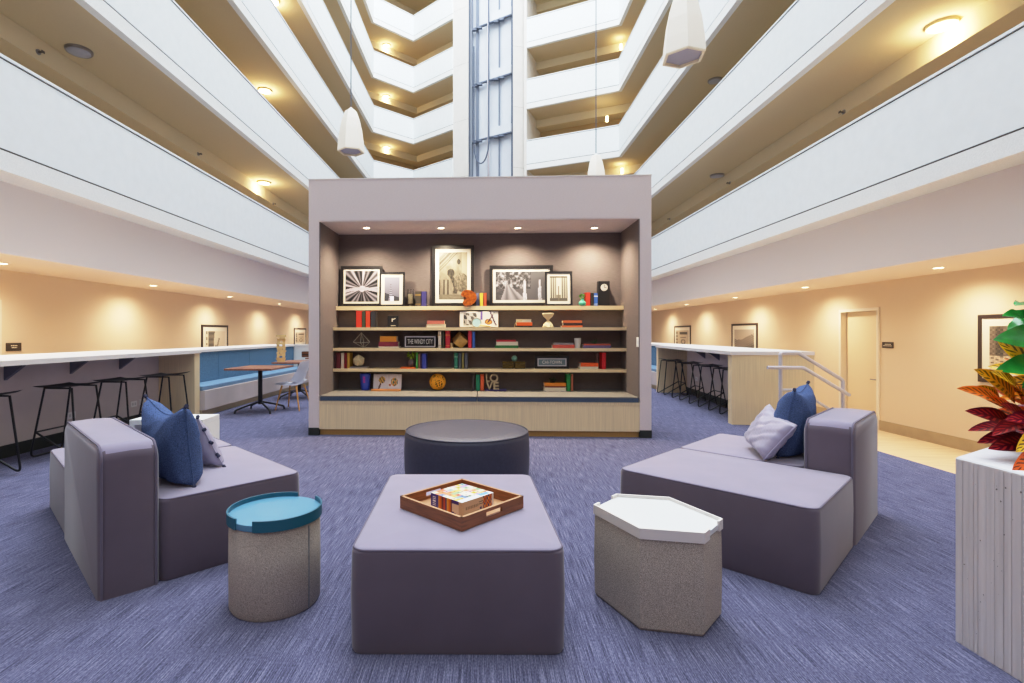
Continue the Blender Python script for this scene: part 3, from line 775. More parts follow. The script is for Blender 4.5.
book(461.8, 464, 353, 4, (150, 134, 74), 'thin olive gold book in the centre group on the lowest shelf')
book(464.4, 467.8, 353.2, 4, (92, 92, 100), 'grey book at the right of the centre group on the lowest shelf')
z = flat(579.6, 598.5, 366.4, 369, 4, (230, 214, 180), 'cream book under the orange book on the lowest shelf', spine=False)
flat(580.6, 598.5, 363, 366.4, 4, (228, 92, 34), 'orange book lying on the cream book on the lowest shelf', z0=z)
book(596.6, 598.2, 353.6, 4, (150, 140, 140), 'thin grey book standing behind the lying orange book', Y=7.16, depth=.08)
book(601.8, 606, 352.8, 4, (208, 30, 40), 'bright red book at the right end of the lowest shelf')
# row 5 (bench)
book(472.2, 474.6, 376, 5, (70, 62, 66), 'thin dark book left of the emerald book on the bench', depth=.1)
book(475.9, 480, 374.4, 5, (34, 140, 104), 'emerald green book left of the love letters')
book(480.3, 484, 374.4, 5, (236, 104, 62), 'coral orange book left of the love letters')
flat(485, 506.5, 389.4, 390.8, 5, (70, 62, 110), 'thin indigo book lying under the love letters', Y=7.0)
z = flat(544, 566.3, 387, 390.6, 5, (222, 210, 202), 'white book at the bottom of the stack on the right of the bench', spine=False, Y=7.02)
z = flat(544.6, 565.5, 385.4, 387, 5, (130, 60, 34), 'thin brown book in the middle of the stack on the bench', z0=z)
zb5 = flat(544.4, 566, 382.6, 385.4, 5, (230, 138, 40), 'amber orange book on top of the stack on the bench', z0=z)
book(566.6, 570.6, 374.2, 5, (40, 150, 76), 'green book standing right of the stack on the bench')
book(571, 573.2, 374.6, 5, (190, 106, 80), 'thin terracotta book right of the green book on the bench')

def spot_at(px, Y, r, z=None):
    return (PY(px, 300, Y)[0], Y, row_z(r) if z is None else z)
M_glass = mat('clear glass', (250, 250, 250), 0.05, trans=1.0)
M_wax = mat('ivory wax', (240, 224, 180), 0.6)
t = thing('candle_holder', 'clear glass candle holder with ivory candle on the top shelf', 'candle holder', spot_at(410.5, 7.16, 1))
b = MB(); b.lathe([(.045, 0), (.045, .012), (.012, .02), (.012, .03), (.048, .04), (.048, .24), (.044, .24), (.044, .045)], 20, cap1=False); b.obj('glass', M_glass, t, smooth=40)
b = MB(); b.lathe([(.036, .05), (.036, .17), (.03, .175)], 16); b.obj('candle', M_wax, t, smooth=40)
# wood slice ornament
t = thing('wood_slice_ornament', 'orange polished wood slice with a dark notch in front of the tall photo', 'ornament', spot_at(468.3, 7.105, 1))
M_slice = mat('orange polished wood', (196, 104, 32), 0.35, rgb2=(112, 48, 14), scale=10, stretch=(3, 1, 3))
pts = []
for i in range(48):
    a = 2*PI*i/48
    da = (a-PI*1.06+PI) % (2*PI)-PI
    r = .112*(1+.04*math.sin(3*a+1))*(1-.72*math.exp(-(da/.42)**4))
    pts.append([r*math.cos(a), .113+r*math.sin(a)])
b = MB(); b.loft([[(x, -.0, z) for x, z in pts], [(x, -.03, z) for x, z in pts]]); b.obj('slice', M_slice, t)
b = MB(); b.prism([(-.02, -.035), (.03, -.035), (.03, .005), (-.02, .005)], 0, .01); b.box(-.066, -.022, -.022, -.006, .055, .15); b.obj('bark', M_walnut, t)
# green vase with sprig
M_mint = mat('mint ceramic', (96, 190, 160), 0.35); M_green = mat('fresh leaf green', (92, 150, 44), 0.6, var=.3, scale=30); M_dkgreen = mat('dark leaf green', (52, 84, 50), 0.6, var=.3, scale=30)
t = thing('bud_vase', 'small mint green vase with a sprig on the top shelf', 'vase', spot_at(582.4, 7.13, 1))
b = MB(); b.lathe([(.03, 0), (.05, .02), (.05, .05), (.02, .075), (.018, .095), (.024, .1)], 18); b.obj('vase', M_mint, t, smooth=50)
def leafball(b, c, rad, n, ls, seed=1, flat_=1.0):
    R = random.Random(seed)
    for _ in range(n):
        d = Vector((R.gauss(0, 1), R.gauss(0, 1), R.gauss(.3, .8)*flat_)).normalized()
        p = Vector(c)+d*rad*R.uniform(.3, 1); s = d.cross(Vector((R.random(), R.random(), R.random()))).normalized()*ls*.35
        q_ = p+d*ls
        b.poly([p, (p+q_)/2+s, q_, (p+q_)/2-s])
b = MB(); leafball(b, (0, 0, .12), .03, 26, .03); b.tube([(0, 0, .08), (0, 0, .13)], .003, 5); b.obj('sprig', M_green, t)
# clock
x0, _ = PY(598.5, 300, 7.12); x1, zt = PY(609.8, 281, 7.12)
t = thing('table_clock', 'tall black box clock with small pale dial at the right of the top shelf', 'clock', ((x0+x1)/2, 7.12, SHZ[1]))
w, h = x1-x0, zt-SHZ[1]
b = MB(); b.box(-w/2, w/2, 0, .1, 0, h, bev=.004); b.obj('case', M_blackwood, t)
b = MB(); b.tube([(0, -.006, h*.74), (0, .002, h*.74)], w*.31, 24); b.obj('dial', mat('pale dial', (206, 200, 190), .5), t)
b = MB(); b.box(-.003, .003, -.009, -.006, h*.74, h*.74+.04); b.box(0, .03, -.009, -.006, h*.74-.003, h*.74+.003); b.obj('hands', M_black, t)
# small black box sign
x0, _ = PY(387.6, 300, 7.02); x1, zt = PY(398.4, 316, 7.02)
t = thing('box_sign', 'small black square block with a white mark on the second shelf', 'ornament', ((x0+x1)/2, 7.02, SHZ[2]))
w, h = x1-x0, zt-SHZ[2]
b = MB(); b.box(-w/2, w/2, 0, .05, 0, h, bev=.003); b.obj('block', M_blackwood, t)
b = MB(); b.box(-.018, -.004, -.0015, .001, h*.5, h*.78); b.loft([[(-.004, -.0015, h*.66), (-.004, .001, h*.66), (-.004, .001, h*.74), (-.004, -.0015, h*.74)], [(.036, -.0015, h*.74), (.036, .001, h*.74), (.036, .001, h*.82), (.036, -.0015, h*.82)]])
b.box(-.03, .035, -.0015, .001, h*.13, h*.18); b.obj('lettering', M_cream, t)
# open books
def open_book(px0, px1, pyt, r, Y, fnl, fnr, label, tilt=.3, stand=None):
    x0, _ = PY(px0, 320, Y); x1, zt = PY(px1, pyt, Y); z0 = row_z(r)+.004
    w, h = (x1-x0)/2, (zt-z0)/math.cos(tilt)
    t = thing('open_book', label, 'book', ((x0+x1)/2, Y, z0), rot=(-tilt, 0, 0))
    b = MB(); b.box(-w, w, .022, .027, 0, h); b.obj('cover', book_col((120, 96, 84)), t)
    for s, fn in ((-1, fnl), (1, fnr)):
        b = MB(); dz = lambda u: .02-.018*math.sin(PI*min(1, u*1.2+.08)) 
        xa = (lambda u: -w*.98*(1-u)) if s < 0 else (lambda u: w*.98*u)
        dd = (lambda u: dz(1-u)) if s < 0 else dz
        b.grid(26, 22, lambda u, v: (xa(u), dd(u), .006+(h-.01)*v), fn)
        b.obj('page', print_mat(), t, fix=False)
    return t
def pg_bw(u, v):
    if .18 < u < .9 and .1 < v < .9:
        g = 200-110*(math.sin(u*17+v*5)*math.sin(v*11+u*3) > .05)-40*(u < .4); return (g, g*.95, g*.9)
    return (232, 220, 204)
def pg_violin(u, v):
    if abs((u-.55)-(v-.45)*.5) < .05*(1.2-v) and v > .25: return (70, 40, 60)
    if (u-.5)**2+(v-.32)**2*1.4 < .045: return (216, 150, 60) if (u-.5)**2+(v-.32)**2 < .02 else (110, 50, 50)
    if abs(u-.14) < .05 and v > .45: return (110, 90, 160)
    if abs((u-.75)+(v-.5)*.35) < .04 and v > .1: return (80, 60, 90)
    return (236, 224, 208)
def pg_map1(u, v):
    if (u-.62)**2+(v-.62)**2 < .05: return (206, 160, 60) if math.sin(u*30+v*22) > -.2 else (90, 70, 50)
    if abs((u-.5)-(v-.3)*.4) < .06 and v < .55: return (110, 70, 60)
    return (222, 216, 220)
def pg_map2(u, v):
    if (u-.5)**2*1.2+(v-.5)**2 < .07:
        k = math.sin(u*23+1)*math.sin(v*17); return (190, 120, 40) if k > .2 else (70, 96, 70) if k < -.2 else (222, 190, 120)
    if (u-.2)**2+(v-.3)**2 < .006: return (180, 90, 60)
    return (222, 216, 220)
open_book(459.3, 498.6, 311, 2, 7.06, pg_bw, pg_violin, 'open art book standing on the second shelf behind a magnifying glass', .12)
open_book(372.4, 401.2, 374, 5, 7.02, pg_map1, pg_map2, 'open picture book with two colourful maps propped on the bench', .25)
flat(371, 400.5, 389.2, 390.9, 5, (212, 140, 72), 'thin orange tan book in front of the open map book on the bench', Y=6.93, depth=.08)
# magnifier
t = thing('magnifying_glass', 'round magnifying glass leaning on the open art book, second shelf', 'magnifying glass', spot_at(476.6, 7.0, 2), rot=(-.15, 0, 0))
n = 28; b = MB(); b.tube([(.062*math.cos(2*PI*i/n), 0, .066+.062*math.sin(2*PI*i/n)) for i in range(n)], .006, 6, closed=True); b.obj('ring', mat('pewter', (150, 150, 140), .3, metal=.6), t, smooth=60)
b = MB(); b.tube([(0, -.002, .066), (0, .002, .066)], .058, n); b.obj('lens', mat('pale blue lens', (170, 208, 208), .15), t)
b = MB(); b.tube([(.05, 0, .03), (.19, -.02, .012)], .011, 8); b.obj('handle', mat('ivory horn handle', (226, 200, 140), .4), t, smooth=50)
# bookend arc
t = thing('bookend', 'small curved brass bookend at the left of the orange stack', 'bookend', spot_at(515.5, 6.98, 2))
b = MB(); b.tube(fillet([(-.01, 0, 0), (-.01, 0, .05), (.03, 0, .085), (.09, 0, .09)], .03), .005, 6); b.box(-.02, .06, -.008, .008, 0, .003); b.obj('arc', mat('brass', (206, 176, 110), .35, metal=.7), t, smooth=50)
# hourglass
t = thing('hourglass', 'cream hourglass in the middle of the second shelf', 'hourglass', spot_at(548, 7.04, 2))
M_hg = mat('cream ceramic', (226, 208, 166), .4)
b = MB(); b.lathe([(.075, 0), (.08, .012), (.07, .02)], 24); b.lathe([(.07, .172), (.082, .18), (.08, .192), (.06, .196)], 24); b.obj('plate', M_hg, t, smooth=40)
b = MB(); b.lathe([(.068, .018), (.062, .045), (.03, .078), (.012, .096), (.03, .118), (.066, .15), (.074, .174)], 24); b.obj('bulb', M_hg, t, smooth=60)
# wire diamond
t = thing('wire_ornament', 'thin silver wire diamond ornament at the left of the third shelf', 'ornament', spot_at(361.5, 7.04, 3))
P = [(0, 0, .21), (.115, 0, .08), (.02, .05, .0), (-.115, 0, .08), (0, -.06, .07), (.01, .06, .11)]
b = MB()
for i, j in ((0, 1), (1, 2), (2, 3), (3, 0), (0, 4), (4, 2), (0, 5), (5, 2), (1, 4), (4, 3)): b.tube([P[i], P[j]], .0035, 5)
b.obj('wire', mat('silver wire', (200, 196, 180), .3, metal=.6), t)
# signs
def block_sign(px0, px1, pyt, r, Y, border, txt, field, label, rim=None):
    x0, _ = PY(px0, 320, Y); x1, zt = PY(px1, pyt, Y); z0 = row_z(r)
    w, h = x1-x0, zt-z0
    t = thing('word_sign', label, 'sign', ((x0+x1)/2, Y, z0), group='word signs in the bookcase')
    b = MB(); b.box(-w/2, w/2, 0, .04, 0, h, bev=.003); b.obj('block', M_blackwood, t)
    m = border
    b = MB(); k = .014
    b.box(-w/2+m, w/2-m, -.003, .001, m, m+k); b.box(-w/2+m, w/2-m, -.003, .001, h-m-k, h-m); b.box(-w/2+m, -w/2+m+k, -.003, .001, m+k, h-m-k); b.box(w/2-m-k, w/2-m, -.003, .001, m+k, h-m-k)
    b.obj('border', mat('pale sign border', (206, 200, 204), .6), t)
    b = MB(); b.box(-w/2+m+k, w/2-m-k, -.0015, .001, m+k, h-m-k); b.obj('field', field, t)
    text_obj('lettering', txt, (h-2*m-2*k)*.78, mat('pale lettering', (232, 228, 220), .6), t, (0, -.003, h/2-.002), (PI/2, 0, 0), False, (w-2*m-2*k)*(.88 if len(txt) > 9 else .72))
block_sign(404, 436.3, 335.4, 3, 7.05, .012, 'THE WINDY CITY', M_blackwood, 'black sign reading THE WINDY CITY on the third shelf')
block_sign(535, 569, 355.8, 4, 7.08, .035, 'CHI-TOWN', mat('slate blue field', (104, 124, 132), .6), 'black framed sign reading CHI-TOWN on the lowest shelf')
# gold cube
t = thing('cube_ornament', 'gold cube ornament balanced on its corner on the third shelf', 'ornament', spot_at(460, 7.02, 3))
b2 = bmesh.new(); bmesh.ops.create_cube(b2, size=.145); b = MB(); M = Matrix.Translation((0, .06, .108)) @ Matrix.Rotation(.5, 4, 'Z') @ Matrix.Rotation(.62, 4, 'Y') @ Matrix.Rotation(.5, 4, 'X'); b.merge(b2, 0, M)
b.obj('cube', mat('brushed gold', (200, 164, 96), .35, metal=.5, var=.15, scale=20), t)
# cup
M_cup = mat('white stoneware', (216, 210, 198), .5)
b = MB(); b.lathe([(.036, 0), (.04, .06), (.046, .135), (.042, .135), (.034, .01)], 20, cap1=False); tag(b.obj('cup', M_cup, None, spot_at(577.5, 7.03, 3), smooth=50), 'tall white cup beside the salmon book on the third shelf', 'cup')
# sprig on row 3
t = thing('succulent_sprig', 'small green artificial sprig lying on the purple book stack', 'plant', spot_at(594.5, 7.07, 3, zs3))
b = MB(); R = random.Random(4)
for k in range(16):
    a = R.uniform(0, PI); b.tube([(0, 0, .004), (.05*math.cos(a)*R.uniform(.6, 1.5), R.uniform(-.04, .04), .02+.07*math.sin(a)*R.uniform(.5, 1))], .005, 5, r1=.002)
b.obj('foliage', M_dkgreen, t)
# faceted ornament
t = thing('faceted_ornament', 'beige faceted ball ornament on the thin grey book', 'ornament', spot_at(358.8, 7.05, 4, zf4))
b2 = bmesh.new(); bmesh.ops.create_icosphere(b2, subdivisions=1, radius=.09); b = MB(); b.merge(b2, 0, Matrix.Translation((0, 0, .083)) @ Matrix.Rotation(.35, 4, 'X'))
b.obj('ball', mat('beige plaster', (204, 186, 146), .55), t)
# round vase with plant
t = thing('round_vase', 'small brown grey vase with bright green plant on the lowest shelf', 'vase', spot_at(411.4, 7.06, 4, zo4))
b = MB(); b.lathe([(.025, 0), (.046, .025), (.05, .05), (.036, .085), (.022, .1), (.02, .112)], 18); b.obj('vase', mat('brown grey ceramic', (110, 88, 84), .5), t, smooth=60)
b = MB(); leafball(b, (0, 0, .16), .05, 60, .035, 3, .6); b.tube([(0, 0, .1), (0, 0, .15)], .004, 5); b.obj('plant', mat('lime leaf', (140, 176, 40), .6), t)
# filigree boxes and teal ball
M_fil = mat('antique brass filigree', (130, 106, 48), .4, metal=.5, rgb2=(46, 36, 20), scale=60)
for p0, p1, lab in ((502.6, 513.8, 'larger antique brass filigree box on the lowest shelf'), (514.8, 525.2, 'smaller antique brass filigree box right of the larger one')):
    x0, _ = PY(p0, 320, 7.03); x1, zt = PY(p1, 361.6, 7.03)
    t = thing('filigree_box', lab, 'box', ((x0+x1)/2, 7.03, SHZ[4]), group='brass filigree boxes')
    w, h = x1-x0, zt-SHZ[4]
    b = MB(); b.box(-w/2, w/2, 0, .12, 0, h*.68, bev=.003); b.obj('body', M_fil, t)
    b = MB(); b.box(-w/2-.003, w/2+.003, -.003, .123, h*.7, h, bev=.006); b.obj('lid', M_fil, t)
zbx = SHZ[4]+(369-361.6)*7.05/F
t = thing('teal_ball', 'small teal ball resting on the brass filigree boxes', 'ball', spot_at(514.4, 7.09, 4, PY(514, 361.6, 7.03)[1]))
b = MB(); b.ball((0, 0, .041), .041); b.obj('ball', mat('teal marbled', (96, 170, 150), .4, rgb2=(170, 206, 180), scale=25), t, smooth=60)
# blue vase
t = thing('blue_vase', 'cobalt blue tapered vase with pink mark at the left of the bench', 'vase', spot_at(365.3, 7.1, 5))
b = MB(); b.lathe([(.058, 0), (.064, .06), (.075, .225), (.07, .225), (.058, .01)], 26, cap1=False); b.obj('vase', mat('cobalt glaze', (52, 76, 190), .3), t, smooth=50)
b = MB(); b.grid(4, 4, lambda u, v: ((u-.5)*.03, -.0705-.0045*v*2+.002, .1+.09*v)); b.obj('pink_mark', mat('magenta glaze', (170, 60, 170), .4), t)
# woven gold ball
t = thing('woven_ball', 'ball of woven golden strands on the bench', 'ornament', spot_at(437.6, 7.08, 5))
b = MB(); R = random.Random(11)
for k in range(26):
    ax = Vector((R.gauss(0, 1), R.gauss(0, 1), R.gauss(0, 1))).normalized(); p = ax.orthogonal().normalized(); q2 = ax.cross(p)
    off = R.uniform(-.35, .35); rr_ = math.sqrt(1-off*off)
    b.tube([Vector((0, 0, .116))+(ax*off+(p*math.cos(a)+q2*math.sin(a))*rr_)*.108 for a in [2*PI*i/22 for i in range(22)]], .0065, 5, closed=True)
b.obj('strands', mat('golden rattan', (244, 172, 44), .4), t, smooth=60)
b = MB(); b.ball((0, 0, .116), .098, n=16); b.obj('core', mat('dark amber core', (90, 46, 10), .6), t, smooth=60)
# LOVE letters
M_love = mat('taupe wood letters', (184, 164, 132), .5)
for ch, px, pz, lab, cw in (('L', 487.8, .108, 'upper left letter L of the stacked LOVE letters', 3.6), ('O', 494, .108, 'upper right letter O of the stacked LOVE letters', 8.6), ('V', 489.4, .0, 'lower left letter V of the stacked LOVE letters', 7), ('E', 496.2, .0, 'lower right letter E of the stacked LOVE letters', 5.6)):
    me = text_mesh(ch, .15, .012, True); me.materials.append(M_love)
    xs = [v.co.x for v in me.vertices]; ys = [v.co.y for v in me.vertices]; W_ = cw*7.05/F
    for v in me.vertices:
        v.co.x = (v.co.x-(min(xs)+max(xs))/2)*W_/(max(xs)-min(xs)); v.co.y = (v.co.y-min(ys))*.108/(max(ys)-min(ys))
    o = bpy.data.objects.new('letter', me); COL.objects.link(o)
    o.location = (PY(px, 380, 7.03)[0], 7.03, SEATZ+.014+pz); o.rotation_euler = (PI/2, 0, 0)
    if ch == 'O':
        cz = .054
        for v in me.vertices:
            x_, y_ = v.co.x, v.co.y-cz; v.co.x = x_*math.cos(-.4)-y_*math.sin(-.4); v.co.y = cz+x_*math.sin(-.4)+y_*math.cos(-.4)
    tag(o, lab, 'letter', 'stacked wooden LOVE letters')
# little bowl plant on stack
t = thing('succulent_bowl', 'small dark green succulent on top of the amber book', 'plant', spot_at(552.5, 7.1, 5, zb5))
b = MB(); b.lathe([(.03, 0), (.045, .015), (.04, .02)], 16); b.obj('bowl', M_blackwood, t, smooth=50)
b = MB(); leafball(b, (0, 0, .025), .03, 50, .035, 6, .7); b.obj('foliage', mat('grey green leaf', (60, 76, 60), .7), t)
# ================================================================== UPHOLSTERED MODULES
def cushion_box(b, w, d, h, rc=.05, rt=.022, z0=0.0, crown=.008, cx=0, cy=0):
    rings = []
    def ring(inset, z): return [(cx+x, cy+y, z) for x, y in rr(w-2*inset, d-2*inset, max(.008, rc-inset*.5), 6)]
    rings.append(ring(.006, z0)); rings.append(ring(.0, z0+.012)); rings.append(ring(-.004, z0+(h-z0)*.55)); rings.append(ring(0, h-rt))
    for k in range(1, 5):
        a = PI/2*k/4; rings.append(ring(rt*(1-math.cos(a)), h-rt+rt*math.sin(a)))
    rings.append(ring(rt+.05, h+crown*.5)); rings.append(ring(rt+.2, h+crown))
    b.loft(rings)
def piping_loop(w, d, rc, z, cx=0, cy=0, r=.0055, inset=.006):
    b = MB(); b.tube([(cx+x, cy+y, z) for x, y in rr(w-2*inset, d-2*inset, rc, 6)], r, 6, closed=True); return b
def seat_block(name, parent, x0, x1, y0, y1, h):
    w, d, cx, cy = x1-x0, y1-y0, (x0+x1)/2, (y0+y1)/2
    b = MB(); cushion_box(b, w, d, h, cx=cx, cy=cy)
    s = b.obj(name, [M_sofa, M_sofalit], parent, smooth=50)
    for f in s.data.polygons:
        if f.normal.z > .75: f.material_index = 1  # upward faces take the copy with top light in its colour
    piping_loop(w, d, .055, h-.008, cx, cy).obj('piping', M_pipe, s, smooth=60)
    return s
def back_block(parent, x0, x1, y0, y1, h, rtop=.075):
    def prof(ins, x):
        ya, yb, zt = y0+ins, y1-ins, h-ins; r = rtop
        pts = [(x, ya, .0), (x, yb, .0)]
        for i in range(7): a = PI/2*i/6; pts.append((x, yb-r+r*math.cos(a), zt-r+r*math.sin(a)))
        for i in range(7): a = PI/2+PI/2*i/6; pts.append((x, ya+r+r*math.cos(a), zt-r+r*math.sin(a)))
        return pts
    b = MB(); k = .03
    xs = [(k*.9, x0-.004), (k*.35, x0+.006), (0, x0+k), (-.004, (x0+x1)/2), (0, x1-k), (k*.35, x1-.006), (k*.9, x1+.004)]
    b.loft([prof(i, x) for i, x in xs])
    s = b.obj('backrest', [M_sofa, M_sofalit], parent, smooth=50)
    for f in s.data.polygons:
        if f.normal.z > .6: f.material_index = 1  # backrest top gets the suede with overhead light in its colour
    for x, sg in ((x0+.012, -1), (x1-.012, 1)):
        p = prof(.004, x); p = p[1:]+p[:1]
        b = MB(); b.tube(p, .0065, 6); b.obj('piping', M_pipe, s, smooth=60)
    return s
HS_, HB_ = .427, .737
lx, ly = Wp(-1.742, 2.458); LA = .778+YAW
rx, ry = Wp(1.723, 2.504); RA = -.811+YAW
t = thing('lounge_chair', 'mauve grey suede lounge chair block with low backrest at left, navy pillow on it', 'lounge chair', (lx, ly, 0), LA)
back_block(t, -.005, .251, -.01, 1.08, HB_); seat_block('seat', t, .258, 1.035, -.008, 1.072, HS_)
t = thing('seat_ottoman', 'mauve grey suede ottoman block behind the left lounge chair, beside the white bench', 'ottoman', (lx, ly, 0), LA)
seat_block('seat', t, .0, 1.035, 1.084, 1.89, HS_)
t = thing('lounge_chair', 'mauve grey suede lounge chair block with low backrest at right, lavender pillow on it', 'lounge chair', (rx, ry, 0), RA)
back_block(t, -.25, .012, .868, 1.69, HB_); seat_block('seat', t, -1.06, -.257, .868, 1.685, HS_)
t = thing('seat_ottoman', 'mauve grey suede ottoman block in front of the right lounge chair, beside the hexagonal table', 'ottoman', (rx, ry, 0), RA)
seat_block('seat', t, -1.06, .012, -.01, .862, HS_)
ox_, oy_ = Wp(-.445, 2.048)
t = thing('seat_ottoman', 'large mauve grey suede ottoman block in the front centre, wooden tray on it', 'ottoman', (ox_, oy_, 0), YAW-.005)
seat_block('seat', t, -.008, .855, -.002, 1.11, .421)
# round leather pouf
x, y = Wp(.034, 4.63)
t = thing('round_ottoman', 'round dark slate leather ottoman between the coffee ottoman and the bookcase', 'ottoman', (x, y, 0))
b = MB(); b.lathe([(.53, 0), (.55, .012), (.56, .1), (.562, .25), (.557, .38), (.548, .408), (.53, .42), (.4, .428), (.1, .432), (.01, .432)], 64); s = b.obj('seat', M_leather, t, smooth=50)
b = MB(); n = 64; b.tube([(.545*math.cos(2*PI*i/n), .545*math.sin(2*PI*i/n), .414) for i in range(n)], .006, 6, closed=True); b.obj('piping', M_leather, s, smooth=60)

# ------------------------------------------------------------------ pillows
def pillow(name, label, corners, thick, m, dip=.06, tassels=False, wr=.0, group=None, seed=1, sit=None):
    # corners: near-bottom, far-bottom, far-top, near-top in the building frame
    NB, FB, FT, NT = [Vector(c) for c in corners]
    c0 = (NB+FB)/2
    c0 = c0 + Vector((0, 0, .012)); t = thing(name, label, 'pillow', c0, group=group); NB, FB, FT, NT = [q+Vector((0, 0, .012)) for q in (NB, FB, FT, NT)]
    nrm = ((FB-NB).cross(NT-NB)).normalized(); R = random.Random(seed)
    n = 22; ph = [R.uniform(0, 6) for _ in range(6)]
    def P(u, v, s):
        x, y = u*2-1, v*2-1
        pin = .045
        x2 = x*(1-pin*(1-y*y)); y2 = y*(1-pin*(1-x*x))
        if y > 0: y2 -= dip*4*(1-x*x)**1.5*y
        uu, vv = (x2+1)/2, (y2+1)/2
        p = NB*(1-uu)*(1-vv)+FB*uu*(1-vv)+FT*uu*vv+NT*(1-uu)*vv
        q = max(0, (1-x*x)*(1-(y*y if y > 0 else abs(y)**6)))
        w = thick/2*(q**.36)*(1+wr*(math.sin(9*x+ph[0]+4*y)*math.sin(7*y+ph[1])+.6*math.sin(17*(x+y)+ph[2])))
        if dip and y > 0: w *= 1-.35*math.exp(-(x/.35)**2)*y
        return p + nrm*(s*w) - c0
    b = MB()
    b.grid(n, n, lambda u, v: P(u, v, 1)); b.grid(n, n, lambda u, v: P(u, v, -1))
    bmesh.ops.remove_doubles(b.bm, verts=b.bm.verts, dist=1e-5)
    o = b.obj('cushion', m, t, smooth=80)
    b = MB(); edge = [(i/n, 0) for i in range(n)]+[(1, i/n) for i in range(n)]+[(1-i/n, 1) for i in range(n)]+[(0, 1-i/n) for i in range(n)]
    b.tube([P(u, v, 0) for u, v in edge], .004, 5, closed=True); b.obj('seam', m, t, smooth=60)
    ts = [(0, 0), (1, 0), (0, 1), (1, 1)] if tassels != 'side' else [(0, 0), (0, .25), (0, .5), (0, .75), (0, 1)]
    if tassels:
        for k, (u, v) in enumerate(ts):
            b = MB(); p = P(u, v, 0); d = (p-P(.5, .5, 0)).normalized()*.014
            b.ball(p+d*.3, .011, n=8); b.tube([p+d*.5, p+d*1.6+Vector((0, 0, -.006))], .008, 6, r1=.012); b.obj('tassel', M_tassel, t, smooth=60)
    return t
def loc2w(o, a, u, v, z): return (o[0]+u*math.cos(a)-v*math.sin(a), o[1]+u*math.sin(a)+v*math.cos(a), z)
L_ = lambda u, v, z: loc2w((lx, ly), LA, u, v, z)
R_ = lambda u, v, z: loc2w((rx, ry), RA, u, v, z)
pillow('throw_pillow', 'large navy blue throw pillow leaning on the left backrest', [L_(.45, .10, .425), L_(.42, .56, .425), L_(.33, .58, .885), L_(.40, .075, .87)], .23, M_navy, .07, True, .05, 'throw pillows', 1)
pillow('throw_pillow', 'small lavender grey tasselled pillow half hidden behind the left navy pillow', [L_(.72, .42, .43), L_(.64, .74, .43), L_(.50, .76, .73), L_(.58, .46, .745)], .13, M_lav, .05, 'side', .12, 'throw pillows', 2)
pillow('throw_pillow', 'silver lavender satin lumbar pillow on the right lounge chair', [R_(-.47, .85, .428), R_(-.70, 1.22, .47), R_(-.57, 1.31, .745), R_(-.29, .88, .675)], .14, M_lav, .02, False, .13, 'throw pillows', 3)
pillow('throw_pillow', 'navy blue throw pillow standing behind the lavender one, right chair', [R_(-.43, 1.0, .425), R_(-.43, 1.45, .425), R_(-.36, 1.46, .905), R_(-.33, .99, .89)], .24, M_navy, .03, True, .05, 'throw pillows', 4)

# ------------------------------------------------------------------ side tables
x, y = Wp(-.905, 2.478)
t = thing('round_side_table', 'round heather felt side table with a teal blue tray top', 'side table', (x, y, 0), YAW)
b = MB(); b.lathe([(.2, 0), (.207, .012), (.209, .2), (.207, .402), (.2, .408)], 56); bd = b.obj('drum', M_felt, t, smooth=50)
def arc_pt(a, r, z): return (r*math.cos(a), r*math.sin(a), z)
zx, zy = .2085*math.cos(-.45), .2085*math.sin(-.45)
b = MB(); b.tube([(zx, zy, .01), (zx, zy, .39)], .003, 6); b.obj('zipper', mat('grey zipper tape', (120, 126, 132), .6), bd)
b = MB(); b.lathe([(.21, .402), (.213, .408), (.211, .430), (.01, .430)], 56); tp = b.obj('tray_top', M_teal, t, smooth=40)
def rim_arc(a0, a1):
    n = 40; b = MB(); ro, ri = .217, .209
    rings = []
    for i in range(n+1):
        a = a0+(a1-a0)*i/n; rings.append([arc_pt(a, ro, .402), arc_pt(a, ro, .452), arc_pt(a, ri, .452), arc_pt(a, ri, .402)])
    b.loft(rings); return b.obj('rim', M_tealdk, t, smooth=40)
def cam_angle(px, py, h):      # angle of a rim point around the drum (local frame)
    k = (EYE-h)/(py-CY); X, Z = (px-CX)*k, F*k
    return math.atan2(Z-2.499, X+.912)
g1, g2 = cam_angle(233, 521, .44), cam_angle(245.5, 527.5, .44)
g3, g4 = cam_angle(318, 496, .44), cam_angle(300, 492, .44)
rim_arc(g2, g3 + (0 if g3 > g2 else 2*PI)); rim_arc(g4, g1 + (0 if g1 > g4 else 2*PI))
# hexagonal table
cxh, cyh = .9135, 2.4445; hx0, hy0 = .910, 2.424
V6 = [(.651, 2.54), (.767, 2.236), (1.018, 2.184), (1.176, 2.349), (1.06, 2.653), (.809, 2.705)]
x, y = Wp(hx0, hy0)
t = thing('hexagonal_side_table', 'elongated hexagonal heather felt side table with white tray top', 'side table', (x, y, 0), YAW)
V6 = [(a-cxh, c-cyh) for a, c in V6]
def sc(k): return [(a*k, c*k) for a, c in V6]
b = MB(); b.loft([[(a, c, z) for a, c in sc(k)] for k, z in ((.97, 0), (1, .012), (1.012, .2), (1, .388), (.985, .398))]); b.obj('drum', M_felt, t, smooth=25)
b = MB(); b.prism(sc(1.0), .404, .428); b.obj('tray_top', M_white, t)
b = MB()
def rimseg(i, j, e0=0.0, e1=0.0):
    p, q_ = Vector(sc(1.025)[i]), Vector(sc(1.025)[j]); pi_, qi = Vector(sc(.985)[i]), Vector(sc(.985)[j])
    a, c = p.lerp(q_, e0), p.lerp(q_, 1-e1); ai, ci = pi_.lerp(qi, e0), pi_.lerp(qi, 1-e1)
    b.loft([[(w.x, w.y, .397) for w in (a, c, ci, ai)], [(w.x, w.y, .443) for w in (a, c, ci, ai)]])
